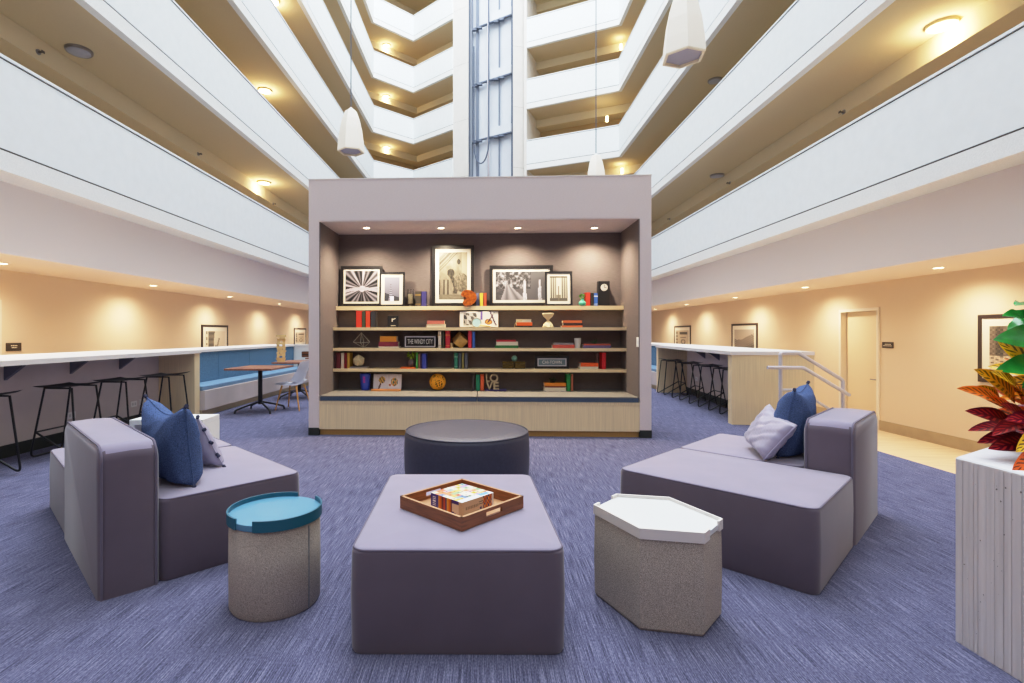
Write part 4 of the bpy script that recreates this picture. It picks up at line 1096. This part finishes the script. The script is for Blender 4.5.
rimseg(0, 1); rimseg(1, 2); rimseg(2, 3, 0, .72); rimseg(2, 3, .8, 0); rimseg(3, 4); rimseg(4, 5); rimseg(5, 0, 0, .78); rimseg(5, 0, .8, 0)
b.obj('rim', M_whitewarm, t)
# white waterfall bench behind the left seating
xa, ya = Wp(-3.22, 4.95); 
t = thing('white_bench', 'white waterfall bench half hidden behind the left lounge seating', 'bench', (xa, ya, 0), YAW+.02)
b = MB(); b.box(0, .70, 0, .36, .40, .45, bev=.004); b.obj('top', M_white, t)
for x0 in (0, .65): b = MB(); b.box(x0, x0+.05, 0, .36, 0, .40); b.obj('side_panel', M_white, t)
b = MB(); b.box(.05, .65, .30, .33, .0, .40); b.obj('back_panel', M_barpanel, t)

# ------------------------------------------------------------------ tray and puzzle box
x, y = Wp(-.006, 2.505)
t = thing('serving_tray', 'square walnut serving tray with cut out handles on the front ottoman', 'tray', (x, y, .431), YAW+PI/4)
s = .213; k = .013; hz = .058
b = MB(); b.box(-s+k, s-k, -s+k, s-k, 0, .008); b.obj('tray_floor', M_trayfloor, t)
def handle_side(b, sgn):      # sides at y = -s and y = +s carry the slot
    y0, y1 = (s-k, s) if sgn > 0 else (-s, -s+k)
    b.box(-s, -.055, y0, y1, 0, hz); b.box(.055, s, y0, y1, 0, hz); b.box(-.055, .055, y0, y1, 0, .022); b.box(-.055, .055, y0, y1, .044, hz)
for sg in (1, -1):
    b = MB(); handle_side(b, sg); b.obj('handle_side', M_traywood, t)
    b = MB(); x0, x1 = (s-k, s) if sg > 0 else (-s, -s+k); b.box(x0, x1, -s+k, s-k, 0, hz); b.obj('side', M_traywood, t)
    b = MB(); b.box(x0, x1, -s, s, hz, hz+.0015); y0, y1 = (s-k, s) if sg > 0 else (-s, -s+k); b.box(-s, s, y0, y1, hz, hz+.0015); b.obj('top_edge', M_trayfloor, t)
x, y = Wp(-.004, 2.50)
pz = thing('puzzle_box', 'colourful patchwork puzzle box lying in the wooden tray', 'box', (x, y, .4395), YAW+PI/4)
s = .108; h = .068
b = MB(); b.box(-s+.001, s-.001, -s+.001, s-.001, 0, h-.001, bev=.002); b.obj('carton', mat('tan carton', (206, 174, 140), .6), pz)
RC = random.Random(5)
pal = [(250, 214, 110), (246, 226, 190), (238, 150, 100), (250, 240, 214), (236, 190, 200), (150, 190, 190), (252, 246, 230), (110, 150, 200), (226, 206, 60), (250, 236, 200), (190, 160, 210), (240, 120, 80), (160, 200, 150)]
cells = [[RC.choice(pal) for _ in range(8)] for _ in range(8)]
def pz_top(u, v):
    if v < .17: return (240, 244, 250) if not (.62 < u < .92 and v > .05) else (110, 180, 236)
    if .34 < u < .5 and .2 < v < .25: return (70, 60, 70)
    c = cells[int(v*7.99)][int(u*7.99)]
    fu, fv = u*8 % 1, v*8 % 1
    if abs(fu-.5) < .18 and abs(fv-.5) < .25: return tuple(max(0, k-50*((int(u*8)+int(v*8)) % 3)) for k in c)
    return c if fu > .08 and fv > .08 else (252, 246, 232)
def pz_left(u, v):     # purple logo band, orange patchwork, tan end
    if u < .24:
        return (226, 224, 236) if .3 < u*4.2 < .72 and int(v*15) % 2 and .1 < v < .9 else (72, 62, 150)
    if u < .68: return [(220, 110, 30), (196, 70, 50), (230, 160, 60), (120, 50, 60), (70, 60, 110)][(int(u*17)*3+int(v*6)*5) % 5]
    if u < .9: return (70, 50, 130) if (v > .75 or (v < .4 and u < .86 and v < .9-u)) else (230, 206, 180)
    return (206, 174, 140)
def pz_right(u, v):
    if u < .06: return (206, 174, 140)
    if u < .66:
        if .38 < v < .6 and .1 < u < .5 and int(u*60) % 3: return (150, 128, 110)
        if .5 < v < .8 and .52 < u < .66 and int(v*14) % 2: return (70, 60, 64)
        if (u-.58)**2+((v-.24)*.4)**2 < .0012: return (60, 40, 110)
        return (206, 178, 148)
    if u > .94: return (230, 226, 220)
    return [(206, 120, 40), (170, 50, 50), (226, 150, 60), (80, 60, 110)][(int(u*22)*3+int(v*6)*5) % 4]
b = MB(); b.grid(48, 48, lambda u, v: (-s+2*s*u, -s+2*s*v, h), pz_top); b.obj('lid_print', print_mat(), pz, fix=False)
# camera-left face is local -x ... (box turned 45 degrees): -x faces front left, -y faces front right
b = MB(); b.grid(48, 16, lambda u, v: (-s, s-2*s*u, h*v), pz_left); b.obj('side_print', print_mat(), pz, fix=False)
b = MB(); b.grid(64, 20, lambda u, v: (-s+2*s*u, -s, h*v), pz_right); b.obj('side_print', print_mat(), pz, fix=False)

# ------------------------------------------------------------------ bars with stools
def bar(side, xf, xw, xo, y0, y1, label, outlets, brackets, rz=0.0):
    s = -1 if side == 'left' else 1
    hl = (y1-y0)/2
    t = thing('bar_counter', label, 'bar counter', (xf-math.sin(rz)*hl, y0+math.cos(rz)*hl, 0), rz)
    oy = (y0+y1)/2
    def bx(b, x0, x1, ya, yb, z0, z1): b.box(min(x0, x1)-xf, max(x0, x1)-xf, ya-oy, yb-oy, z0, z1)
    b = MB(); bx(b, xf-s*.02, xo, y0-.01, y1+.01, .985, 1.035); b.obj('counter_top', M_whitewarm, t)
    b = MB(); bx(b, xw, xw+s*.06, y0+.02, y1-.02, 0.0, .985); b.obj('knee_wall', M_barpanel, t)
    b = MB(); bx(b, xw-s*.012, xw, y0+.02, y1-.02, 0, .13); b.obj('kick_base', M_blackbase, t)
    ends = [(y1-.14, y1)] if side == 'left' else [(y0, y0+.14), (y1-.14, y1)]
    for ya, yb in ends:
        b = MB(); bx(b, xf, xo, ya, yb, 0, .985); b.obj('end_panel', M_reed, t)
    b = MB(); bx(b, xo-s*.05, xo-s*.002, y0+(.14 if side == 'right' else 0), y1-.14, 0, .985); b.obj('rear_panel', M_reed, t)
    for yk in brackets:
        b = MB(); x0, x1 = xw-xf, xw-s*.2-xf
        b.loft([[(x0, yk-oy-.02, .99), (x1, yk-oy-.02, .99), (x1, yk-oy-.02, .95), (x0, yk-oy-.02, .80)], [(x0, yk-oy+.02, .99), (x1, yk-oy+.02, .99), (x1, yk-oy+.02, .95), (x0, yk-oy+.02, .80)]]); b.obj('bracket', M_bracket, t)
    for (yo, zo) in outlets:
        b = MB(); bx(b, xw-s*.008, xw, yo-.06, yo+.06, zo-.04, zo+.04)
        o = b.obj('outlet_plate', M_plate, t)
        b = MB()
        for d in (-.025, .025): bx(b, xw-s*.011, xw-s*.007, yo+d-.012, yo+d+.012, zo-.018, zo+.018)
        b.obj('socket', mat('socket grey', (200, 198, 196), .5), o)
    return t
ol = [PX(71, 415.5, -4.96), PX(133.5, 404, -4.96), PX(142, 401.8, -4.96)]
brl = [PX(p, 370, -4.96)[0] for p in (5.5, 71, 120)]
bar('left', -4.4, -4.96, -5.6, 1.0, 7.74, 'long left bar counter with a white top, open knee space and steel brackets', ol, brl)
orr = [PX(693.5, 378.5, 4.3)]
brr = [PX(p, 352, 4.25)[0] for p in (701, 718)]
bar('right', 3.485, 4.09, 4.57, 7.4, 11.55, 'right bar counter with a white top and pale reeded end panel by the railing', orr, brr, -.075)
def make_stool(label, group):
    # local frame: -x is the bar side, y along the bar; base centre at the origin
    t = thing('bar_stool', label, 'bar stool', (0, 0, 0), group=group)
    w = .20; top = .725
    b = MB()
    b.grid(12, 6, lambda u, v: (-.2+.42*u, -.235+.47*v, .735+.035*max(0, (u-.7)/.3)**2-.006*math.sin(PI*v)+.012*max(0, (.15-u)/.15)))
    geom = bmesh.ops.solidify(b.bm, geom=b.bm.faces[:], thickness=.045); b.obj('seat', M_blackwood, t, smooth=40)
    b = MB()
    rear = fillet([(-.13, -.165, top), (-.255, -w, .012), (-.255, w, .012), (-.13, .165, top)], .07); b.tube(rear, .0105, 7); b.obj('rear_frame', M_black, t, smooth=60)
    xj = -.255+.125*(.27/.713); yj = w-.035*(.27/.713)
    for sg in (-1, 1):
        b = MB(); b.tube(fillet([(.16, sg*.165, top), (.235, sg*w, .012), (xj, sg*yj, .27)], .07), .0105, 7); b.obj('front_leg', M_black, t, smooth=60)
    b = MB(); b.tube([(xj, -yj, .27), (xj, yj, .27)], .009, 7); b.obj('footrest', M_black, t, smooth=60)
    b = MB(); b.tube([(.15, -.165, top-.005), (-.13, -.165, top-.005)], .009, 6); b.obj('seat_rail', M_black, t, smooth=60)
    b = MB(); b.tube([(.15, .165, top-.005), (-.13, .165, top-.005)], .009, 6); b.obj('seat_rail', M_black, t, smooth=60)
    return t
proto = make_stool('black bar stool cropped by the left edge of the photo, nearest at the left bar', 'black bar stools')
proto.location = (-4.45, 4.29, 0)
copy_tree(proto, (-4.41, 5.27, 0), 'second black bar stool along the left bar, just behind the left ottoman block')
copy_tree(proto, (-4.34, 5.97, 0), 'third black bar stool along the left bar, between two others')
copy_tree(proto, (-4.27, 6.67, 0), 'farthest black bar stool at the left bar, beside the end panel')
for y, lab in ((8.36, 'nearest black bar stool at the right bar, partly hidden by the end panel'), (9.19, 'second nearest black bar stool at the right bar'), (10.05, 'third black bar stool at the right bar, before the farthest'), (10.93, 'farthest black bar stool at the right bar, next to the blue banquette')):
    c = copy_tree(proto, (3.885+(y-8.36)*.01, y, 0), lab); c.rotation_euler = (0, 0, PI)
# ------------------------------------------------------------------ banquettes
def banquette(s, xb, xs, xk, y0, y1, label, npan):
    t = thing('banquette', label, 'banquette', (s*xb, (y0+y1)/2, 0)); oy = (y0+y1)/2
    def bx(b, x0, x1, ya, yb, z0, z1, bev=0): b.box(min(s*x0, s*x1)-s*xb, max(s*x0, s*x1)-s*xb, ya-oy, yb-oy, z0, z1, 0, bev)
    b = MB(); bx(b, xk, xb+.1, y0, y1, .10, .40); b.obj('base', M_barpanel, t)
    b = MB(); bx(b, xk+.05, xb+.1, y0, y1, 0, .10); b.obj('kick_base', M_base, t)
    b = MB(); bx(b, xs, xb, y0, y1, .40, .47, .018); b.obj('seat', M_blueseat, t)
    st = (y1-y0)/npan
    for k in range(npan):
        b = MB(); bx(b, xb-.06, xb+.02, y0+k*st+.004, y0+(k+1)*st-.004, .47, .968, .012); b.obj('back_panel', M_bluefab, t)
    b = MB(); bx(b, xb+.02, xb+.75, y0, y1, 0, .975); b.obj('rear_wall', M_whitewarm, t)
    b = MB(); bx(b, xb-.08, xb+.76, y0, y1, .975, 1.018); b.obj('ledge', M_whitewarm, t)
    return t
banquette(-1, 4.82, 4.36, 4.33, 7.76, 12.6, 'long blue banquette with light blue seat beyond the left bar', 4)
banquette(1, 4.42, 3.95, 3.92, 11.75, 16.0, 'blue banquette glimpsed beyond the right bar stools', 4)
b = MB(); b.box(-5.57, -4.3, 12.62, 12.76, 0, .98); b.box(-5.58, -4.28, 12.61, 12.77, .98, 1.02)
struct(b.obj('wall_partition', M_whitewarm))
# ------------------------------------------------------------------ dining tables, chairs, games
def make_table(label):
    t = thing('dining_table', label, 'table', group='red brown cafe tables')
    b = MB(); b.box(-.38, .38, -.46, .46, .705, .735, bev=.005); b.obj('table_top', M_tabletop, t)
    b = MB(); b.lathe([(.035, .12), (.035, .69)], 16); b.box(-.2, .2, -.05, .05, .69, .706); b.obj('column', M_black, t, smooth=40)
    for k in range(4):
        a = PI/4+PI/2*k; c, s2 = math.cos(a), math.sin(a)
        b = MB(); b.tube(fillet([(.02*c, .02*s2, .16), (.3*c, .3*s2, .085), (.40*c, .40*s2, .05), (.41*c, .41*s2, .0)], .06), .016, 8); b.obj('leg', M_black, t, smooth=60)
    return t
tb = make_table('nearest red brown cafe table, in front of the blue banquette'); tb.location = (-3.72, 8.35, 0)
copy_tree(tb, (-3.72, 10.15, 0), 'second red brown cafe table, block tower standing on it')
copy_tree(tb, (-3.72, 12.0, 0), 'farthest red brown cafe table, small wooden box on it')
M_shell = mat('white plastic shell', (226, 226, 232), .4)
def make_chair(label):
    t = thing('dining_chair', label, 'chair', group='white shell chairs')      # faces -x
    prof = [(-.20, .455), (-.215, .44), (-.19, .425), (-.05, .405), (.08, .41), (.15, .44), (.185, .52), (.215, .66), (.235, .80), (.24, .825)]
    wid = [.20, .215, .225, .235, .235, .225, .215, .205, .17, .12]
    lift = [0, .0, .012, .03, .045, .06, .05, .03, .015, .0]
    b = MB(); n = len(prof)
    def P(u, v):
        k = u*(n-1); i = min(n-2, int(k)); f = k-i
        x = prof[i][0]*(1-f)+prof[i+1][0]*f; z = prof[i][1]*(1-f)+prof[i+1][1]*f; w = wid[i]*(1-f)+wid[i+1]*f; l = lift[i]*(1-f)+lift[i+1]*f
        q = v*2-1
        return (x-(l*1.4*q*q if u > .55 else 0), w*q, z+(l*q*q if u < .75 else 0))
    b.grid(30, 14, P); bmesh.ops.solidify(b.bm, geom=b.bm.faces[:], thickness=.008); b.obj('shell', M_shell, t, smooth=50)
    for sx in (-1, 1):
        for sy in (-1, 1):
            b = MB(); b.tube([(.13*sx, .13*sy, .41), (.22*sx+.01, .21*sy, 0)], .016, 8, r1=.010); b.obj('leg', M_oakleg, t, smooth=60)
    b = MB(); 
    for (p, q_) in (((-.15, -.15, .3), (.15, .15, .3)), ((-.15, .15, .3), (.15, -.15, .3))): b.tube([p, q_], .005, 5)
    b.obj('brace', M_black, t)
    return t
ch = make_chair('nearest white shell chair with oak dowel legs, by the first cafe table'); ch.location = (-3.27, 8.62, 0); ch.rotation_euler = (0, 0, -.15)
c2 = copy_tree(ch, (-3.1, 10.1, 0), 'farther white shell chair cut off by the bookcase edge'); c2.rotation_euler = (0, 0, .1)
# block tower: every layer three blocks
M_block = mat('pale pine block', (226, 194, 136), .6, var=.2, scale=5); RB = random.Random(2)
x, y = PY(281, 362, 9.95)
tw = None
for k in range(14):
    b = MB(); R = RB
    zz = .736+.0375*k
    for j in range(3):
        if R.random() < .3 and 1 < k < 13: continue
        o = (j-1)*.052+R.uniform(-.006, .006); e = R.uniform(-.02, .02)
        if k % 2: b.box(-.078+e, .078+e, o-.0245, o+.0245, 0, .0365)
        else: b.box(o-.0245, o+.0245, -.078+e, .078+e, 0, .0365)
    if tw is None:
        tw = thing('block_tower', 'tall stacking block tower game on the second cafe table', 'block tower', (x, 9.95, .736), .4)
    b.obj('block_layer', M_block, tw, loc=(0, 0, .0375*k))
b = MB(); b.box(-.13, .13, -.13, .13, 0, .008)
o = b.obj('game_mat', M_block, None, (x-.06, 9.95, .7355)); o.location.x = x; bpy.data.objects.remove(o)
x, _ = PY(307.5, 345, 11.95)
t = thing('wooden_box', 'small open wooden box on the farthest cafe table', 'box', (x, 11.95, .736), .2)
b = MB()
b.box(-.12, .12, -.09, .09, 0, .01); b.box(-.12, .12, -.09, -.08, 0, .13); b.box(-.12, .12, .08, .09, 0, .13); b.box(-.12, -.11, -.08, .08, 0, .13); b.box(.11, .12, -.08, .08, 0, .13); b.obj('case', M_walnut, t)
b = MB(); b.box(-.121, .121, -.0915, -.088, .05, .07); b.obj('band', M_black, t)
# ------------------------------------------------------------------ stair railing
rlx, rly = Wp(4.2, 6.8)
t = thing('stair_railing', 'painted steel stair railing with handrail descending beside the right bar', 'railing', (rlx, rly, 0), YAW)
def cp(px, py, Z=6.8): return ((px-CX)/F*Z-4.2, Z-6.8, EYE+(CY-py)/F*Z)
a0, a1, a2 = cp(780.5, 353), cp(798.4, 353), cp(843, 380.3)
b = MB(); b.tube(fillet([(a0[0], 0, 0), a0, a1, a2, (a2[0], 0, PL)], .03, 3), .024, 8); b.obj('guard_frame', M_steel, t, smooth=50)
h0, h1, h2 = cp(767.5, 367.6, 6.7), cp(803.5, 367.8, 6.7), cp(849.5, 395.3, 6.7)
b = MB(); b.tube(fillet([h0, h1, h2], .03, 3), .023, 8); hr = b.obj('handrail', M_steel, t, smooth=50)
b = MB()
for p in (cp(781, 368, 6.75), cp(843, 391.5, 6.75)): b.tube([(p[0], 0, p[2]), (p[0], -.1, p[2])], .008, 6)
b.obj('bracket', M_steel, hr)
l0, l1, l2 = cp(780.5, 390), cp(798.4, 390), cp(843, 417.5)
b = MB(); b.tube(fillet([l0, l1, l2], .03, 3), .018, 8); b.obj('lower_rail', M_steel, t, smooth=50)

# ------------------------------------------------------------------ planter and plants
pxy = Wp(2.055, 2.14)
S6 = .62; hp = .767
t = thing('concrete_planter', 'tall board formed concrete planter at the right edge holding the plants', 'planter', (pxy[0], pxy[1], 0), YAW)
H6 = [(0, 0)]; ang = PI/6
for k in range(5):
    H6.append((H6[-1][0]+S6*math.cos(ang), H6[-1][1]+S6*math.sin(ang))); ang -= PI/3
cx6 = sum(p[0] for p in H6)/6; cy6 = sum(p[1] for p in H6)/6
def in6(k): return [(cx6+(p[0]-cx6)*k, cy6+(p[1]-cy6)*k) for p in H6]
b = MB()
outer = H6; inner = in6(.72)
b.loft([[(x, y, 0) for x, y in outer], [(x, y, hp-.006) for x, y in outer]], 0, True, False)
b.loft([[(x, y, hp-.006) for x, y in outer], [(x, y, hp) for x, y in in6(.992)], [(x, y, hp) for x, y in inner], [(x, y, hp-.12) for x, y in inner]], 1, False, False)
b.obj('body', [M_concrete, mat('white concrete rim', (226, 228, 234), .8, var=.04, scale=40, bump=.2)], t)
# cast ribs on the two faces seen
RR = random.Random(3)
b = MB()
for i, j in ((5, 0), (0, 1), (4, 5)):
    p, q_ = Vector(H6[i]), Vector(H6[j]); d = (q_-p); L = d.length; d.normalize(); nrm = Vector((d.y, -d.x))
    if nrm.dot(Vector((p.x-cx6, p.y-cy6))) < 0: nrm = -nrm
    s0 = .004
    while s0 < L-.02:
        w = RR.uniform(.006, .02); e = RR.uniform(.0008, .0022)
        a, c = p+d*s0, p+d*(s0+w)
        b.loft([[(v.x, v.y, z) for v in (a, c, c+nrm*e, a+nrm*e)] for z in (0.004, hp-RR.uniform(.004, .012))])
        s0 += w+RR.uniform(.008, .022)
b.obj('cast_rib', M_concrete, t)
b = MB()
p, q_ = Vector(H6[5]), Vector(H6[0]); d = (q_-p).normalized(); nrm = Vector((d.y, -d.x))
if nrm.dot(Vector((p.x-cx6, p.y-cy6))) < 0: nrm = -nrm
for k in range(46):
    c = p+d*RR.uniform(.02, .6)+nrm*.0018; z = RR.uniform(.05, .74); r = RR.choice((.001, .0013, .0018, .0026))
    b.ball((c.x, c.y, z), r, n=6, sq=(1, 1, RR.uniform(.7, 1.6)))
b.obj('air_hole', M_pit, t)
b = MB(); b.poly([(x, y, hp-.06) for x, y in inner]); b.obj('soil', M_soil, t)
pcx, pcy = cx6, cy6
def leaf_mat(name, c0, c1, c2, vein):
    m = bpy.data.materials.new(name); m.use_nodes = True; nt = m.node_tree; bs = nt.nodes['Principled BSDF']
    bs.inputs['Roughness'].default_value = .32
    uv = nt.nodes.new('ShaderNodeUVMap'); sp = nt.nodes.new('ShaderNodeSeparateXYZ'); nt.links.new(uv.outputs[0], sp.inputs[0])
    at = nt.nodes.new('ShaderNodeAttribute'); at.attribute_name = 'Col'
    sx = nt.nodes.new('ShaderNodeSeparateColor'); nt.links.new(at.outputs['Color'], sx.inputs[0])
    rp = nt.nodes.new('ShaderNodeValToRGB'); e = rp.color_ramp.elements
    e[0].position = .1; e[0].color = (*lin(c0), 1); e[1].position = .9; e[1].color = (*lin(c2), 1); k = e.new(.5); k.color = (*lin(c1), 1)
    nt.links.new(sx.outputs[0], rp.inputs[0])
    # veins: chevrons from the midrib
    ab = nt.nodes.new('ShaderNodeMath'); ab.operation = 'ABSOLUTE'; sb = nt.nodes.new('ShaderNodeMath'); sb.operation = 'SUBTRACT'; sb.inputs[1].default_value = .5
    nt.links.new(sp.outputs[0], sb.inputs[0]); nt.links.new(sb.outputs[0], ab.inputs[0])
    ma = nt.nodes.new('ShaderNodeMath'); ma.operation = 'MULTIPLY_ADD'; nt.links.new(ab.outputs[0], ma.inputs[0]); ma.inputs[1].default_value = -.35; nt.links.new(sp.outputs[1], ma.inputs[2])
    mu = nt.nodes.new('ShaderNodeMath'); mu.operation = 'MULTIPLY'; mu.inputs[1].default_value = 62; nt.links.new(ma.outputs[0], mu.inputs[0])
    sn = nt.nodes.new('ShaderNodeMath'); sn.operation = 'SINE'; nt.links.new(mu.outputs[0], sn.inputs[0])
    gt = nt.nodes.new('ShaderNodeMath'); gt.operation = 'GREATER_THAN'; gt.inputs[1].default_value = .15; nt.links.new(sn.outputs[0], gt.inputs[0])
    # patch only inside the blade
    l1 = nt.nodes.new('ShaderNodeMath'); l1.operation = 'LESS_THAN'; l1.inputs[1].default_value = .36; nt.links.new(ab.outputs[0], l1.inputs[0])
    g1_ = nt.nodes.new('ShaderNodeMath'); g1_.operation = 'GREATER_THAN'; g1_.inputs[1].default_value = .05; nt.links.new(ab.outputs[0], g1_.inputs[0])
    m1 = nt.nodes.new('ShaderNodeMath'); m1.operation = 'MULTIPLY'; nt.links.new(gt.outputs[0], m1.inputs[0]); nt.links.new(l1.outputs[0], m1.inputs[1])
    m2 = nt.nodes.new('ShaderNodeMath'); m2.operation = 'MULTIPLY'; nt.links.new(m1.outputs[0], m2.inputs[0]); nt.links.new(g1_.outputs[0], m2.inputs[1])
    m3 = nt.nodes.new('ShaderNodeMath'); m3.operation = 'MULTIPLY'; m3.inputs[1].default_value = .85; nt.links.new(m2.outputs[0], m3.inputs[0])
    mx = nt.nodes.new('ShaderNodeMix'); mx.data_type = 'RGBA'; nt.links.new(m3.outputs[0], mx.inputs[0]); nt.links.new(rp.outputs[0], mx.inputs[6]); 
    vr = nt.nodes.new('ShaderNodeValToRGB'); vr.color_ramp.elements[0].position = .62; vr.color_ramp.elements[0].color = (*lin(vein), 1); vr.color_ramp.elements[1].position = .85; vr.color_ramp.elements[1].color = (*lin((216, 62, 58)), 1)
    nt.links.new(sx.outputs[0], vr.inputs[0]); nt.links.new(vr.outputs[0], mx.inputs[7])
    nt.links.new(mx.outputs[2], bs.inputs['Base Color'])
    return m
M_crot = leaf_mat('croton leaf', (255, 196, 30), (248, 104, 24), (104, 14, 42), (44, 30, 20))
M_fig = mat('glossy fig leaf', (44, 150, 56), .18, var=.35, scale=14, spec=.7)
def add_leaf(b, base, tip, width, droop, roll, tone, curl=.25, shape=1.0, wav=0.0):
    uvl = b.bm.loops.layers.uv.get('UVMap') or b.bm.loops.layers.uv.new('UVMap')
    cl = b.bm.loops.layers.float_color.get('Col') or b.bm.loops.layers.float_color.new('Col')
    B0, T0 = Vector(base), Vector(tip); ax = T0-B0; L = ax.length; ax.normalize()
    side = ax.cross(Vector((-.55, -.6, .62)))
    if side.length < .05: side = ax.cross(Vector((0, 0, 1)))
    side.normalize(); side = Matrix.Rotation(roll, 3, ax) @ side; up = side.cross(ax)
    n, mW = 12, 4; V = []
    for i in range(n+1):
        f = i/n; c = B0+ax*L*f+up*(droop*L*math.sin(PI*f))
        wd = width*(math.sin(PI*min(1, f**shape))**.75)*(1-.15*f)+.002
        row = []
        for j in range(-mW, mW+1):
            g = j/mW
            row.append(b.bm.verts.new(c+side*(wd*.5*g)+up*(abs(g)**1.5*curl*wd + wav*wd*math.sin(f*16+g*2)*abs(g))))
        V.append(row)
    for i in range(n):
        for j in range(2*mW):
            f = b.face([V[i][j], V[i][j+1], V[i+1][j+1], V[i+1][j]])
            if f:
                uvs = ((j, i), (j+1, i), (j+1, i+1), (j, i+1))
                for l, (a, c) in zip(f.loops, uvs): l[uvl].uv = (a/(2*mW), c/n); l[cl] = (tone, tone, tone, 1)
def pl(px, py, Z): return (px-CX)/F*Z-2.055, Z-2.14, EYE+(CY-py)/F*Z     # planter-local coordinates (same yaw)
croton = thing('croton_plant', 'croton plant with orange, yellow and crimson leaves in the concrete planter', 'plant', (pxy[0], pxy[1], 0), YAW)
ccx, ccy = .44, .12
b = MB()
LV = [  # tip px, py, depth, base px, py, depth, width, tone
    (957, 388.5, 2.08, 1008, 412, 2.2, .085, .45), (974, 369.5, 2.12, 1015, 402, 2.2, .10, .18), (991, 372, 2.06, 1024, 402, 2.15, .11, .08),
    (965, 411, 2.12, 1015, 428, 2.22, .085, .95), (968, 431, 2.1, 1020, 434, 2.25, .07, 1.0), (977, 443, 2.12, 1030, 440, 2.25, .085, 1.0),
    (977, 386, 2.25, 1000, 402, 2.3, .06, .02), (983, 398, 2.1, 1022, 425, 2.2, .09, .5), (988, 449, 2.05, 1035, 445, 2.2, .09, .92),
    (1000, 404, 2.05, 1030, 432, 2.15, .09, .85), (1012, 471, 1.93, 1050, 452, 2.05, .085, .55), (1016, 452, 1.97, 1050, 430, 2.05, .08, .05),
    (1013, 385, 2.1, 1030, 410, 2.15, .08, .3), (992, 436, 2.05, 1040, 425, 2.2, .085, .88), (1022, 398, 2.0, 1040, 420, 2.1, .09, .7), (1005, 420, 2.0, 1045, 428, 2.15, .09, .9)]
for tx, ty, tz, bx_, by_, bz, w, tone in LV:
    add_leaf(b, pl(bx_, by_, bz), pl(tx, ty, tz), w, .07, random.uniform(-.35, .35), tone, .12, .95)
RL = random.Random(9)
for k in range(80):
    a = RL.uniform(-PI, PI); z0 = RL.uniform(.82, 1.08); L = RL.uniform(.18, .30); el = RL.uniform(-.2, .8)
    r0 = .03
    base = (ccx+.08+r0*math.cos(a), ccy-.12+r0*math.sin(a), z0)
    tip = (base[0]+L*math.cos(a)*math.cos(el), base[1]+L*math.sin(a)*math.cos(el), z0+L*math.sin(el))
    add_leaf(b, base, tip, RL.uniform(.06, .09), .08, RL.uniform(-.5, .5), min(1, max(0, 1.25-(z0-.82)*5+RL.uniform(-.3, .3))), .15, .95)
b.obj('foliage', M_crot, croton, fix=False, smooth=70)
b = MB(); b.tube([(ccx+.08, ccy-.12, hp-.08), (ccx+.08, ccy-.12, 1.1)], .012, 7); b.tube([(ccx+.02, ccy-.06, hp-.08), (ccx, ccy-.05, 1.0)], .009, 7); b.obj('stem', M_walnut, croton)
fig = thing('fiddle_leaf_plant', 'green glossy large leaved plant above the croton, cut by the right edge', 'plant', (pxy[0], pxy[1], 0), YAW)
b = MB()
for tx, ty, tz, bx_, by_, bz, w, roll in ((1002, 316, 2.15, 1050, 330, 2.15, .14, 1.1), (993, 340, 2.1, 1060, 346, 2.15, .15, .25), (995, 371, 2.1, 1060, 374, 2.2, .14, .4), (1008, 338, 2.2, 1050, 318, 2.2, .12, 1.0), (1022, 388, 2.1, 1055, 372, 2.2, .1, .3), (1012, 355, 2.25, 1050, 340, 2.25, .12, .9), (1015, 306, 2.1, 1060, 322, 2.2, .15, 1.2)):
    add_leaf(b, pl(bx_, by_, bz), pl(tx, ty, tz), w, .1, (roll-.6)*.9, .5, .12, .8, .05)
for k in range(16):
    a = RL.uniform(-2, 2); z0 = RL.uniform(1.08, 1.5); L = RL.uniform(.14, .22); el = RL.uniform(-.1, .6)
    base = (ccx+.2, ccy-.1, z0); tip = (base[0]+L*math.cos(a), base[1]+L*math.sin(a), z0+L*math.sin(el))
    add_leaf(b, base, tip, .13, .1, RL.uniform(-.6, .6), .5, .15, .8, .05)
b.obj('foliage', M_fig, fig, fix=False, smooth=70)
b = MB(); b.tube([(ccx+.2, ccy-.1, hp-.08), (ccx+.2, ccy-.1, 1.5)], .013, 7); b.obj('stem', M_walnut, fig)

# ================================================================== LIGHT AND CAMERA
w = bpy.data.worlds.new('sky'); SC.world = w; w.use_nodes = True
bg = w.node_tree.nodes['Background']; bg.inputs[0].default_value = (.86, .93, 1.0, 1); bg.inputs[1].default_value = SKY_P
area((0, 12, 24), ROOF_P, 10.5, 26, (.85, .92, 1.0))
cam = bpy.data.cameras.new('camera'); co = bpy.data.objects.new('camera', cam); COL.objects.link(co)
co.location = (0, 0, EYE); co.rotation_euler = (PI/2, 0, YAW)
cam.sensor_width = 36; cam.lens = 36*F/1024
cam.shift_x = (512-CX)/1024; cam.shift_y = -(341.5-CY)/1024
cam.clip_end = 200
SC.camera = co
SC.view_settings.view_transform = 'Standard'; SC.view_settings.look = 'None'; SC.view_settings.exposure = EXPO
vs = SC.view_settings; vs.use_curve_mapping = True; cm = vs.curve_mapping   # photographic shoulder
cm.white_level = (3, 3, 3)
cv = cm.curves[3]
for a, c in TONE[1:-1]: cv.points.new(a/3, c)
cv.points[0].location = (0, 0); cv.points[-1].location = (1, TONE[-1][1])
cm.update()
SC.cycles.use_denoising = True
SC.cycles.max_bounces = 10; SC.cycles.diffuse_bounces = 6; SC.cycles.sample_clamp_indirect = 6
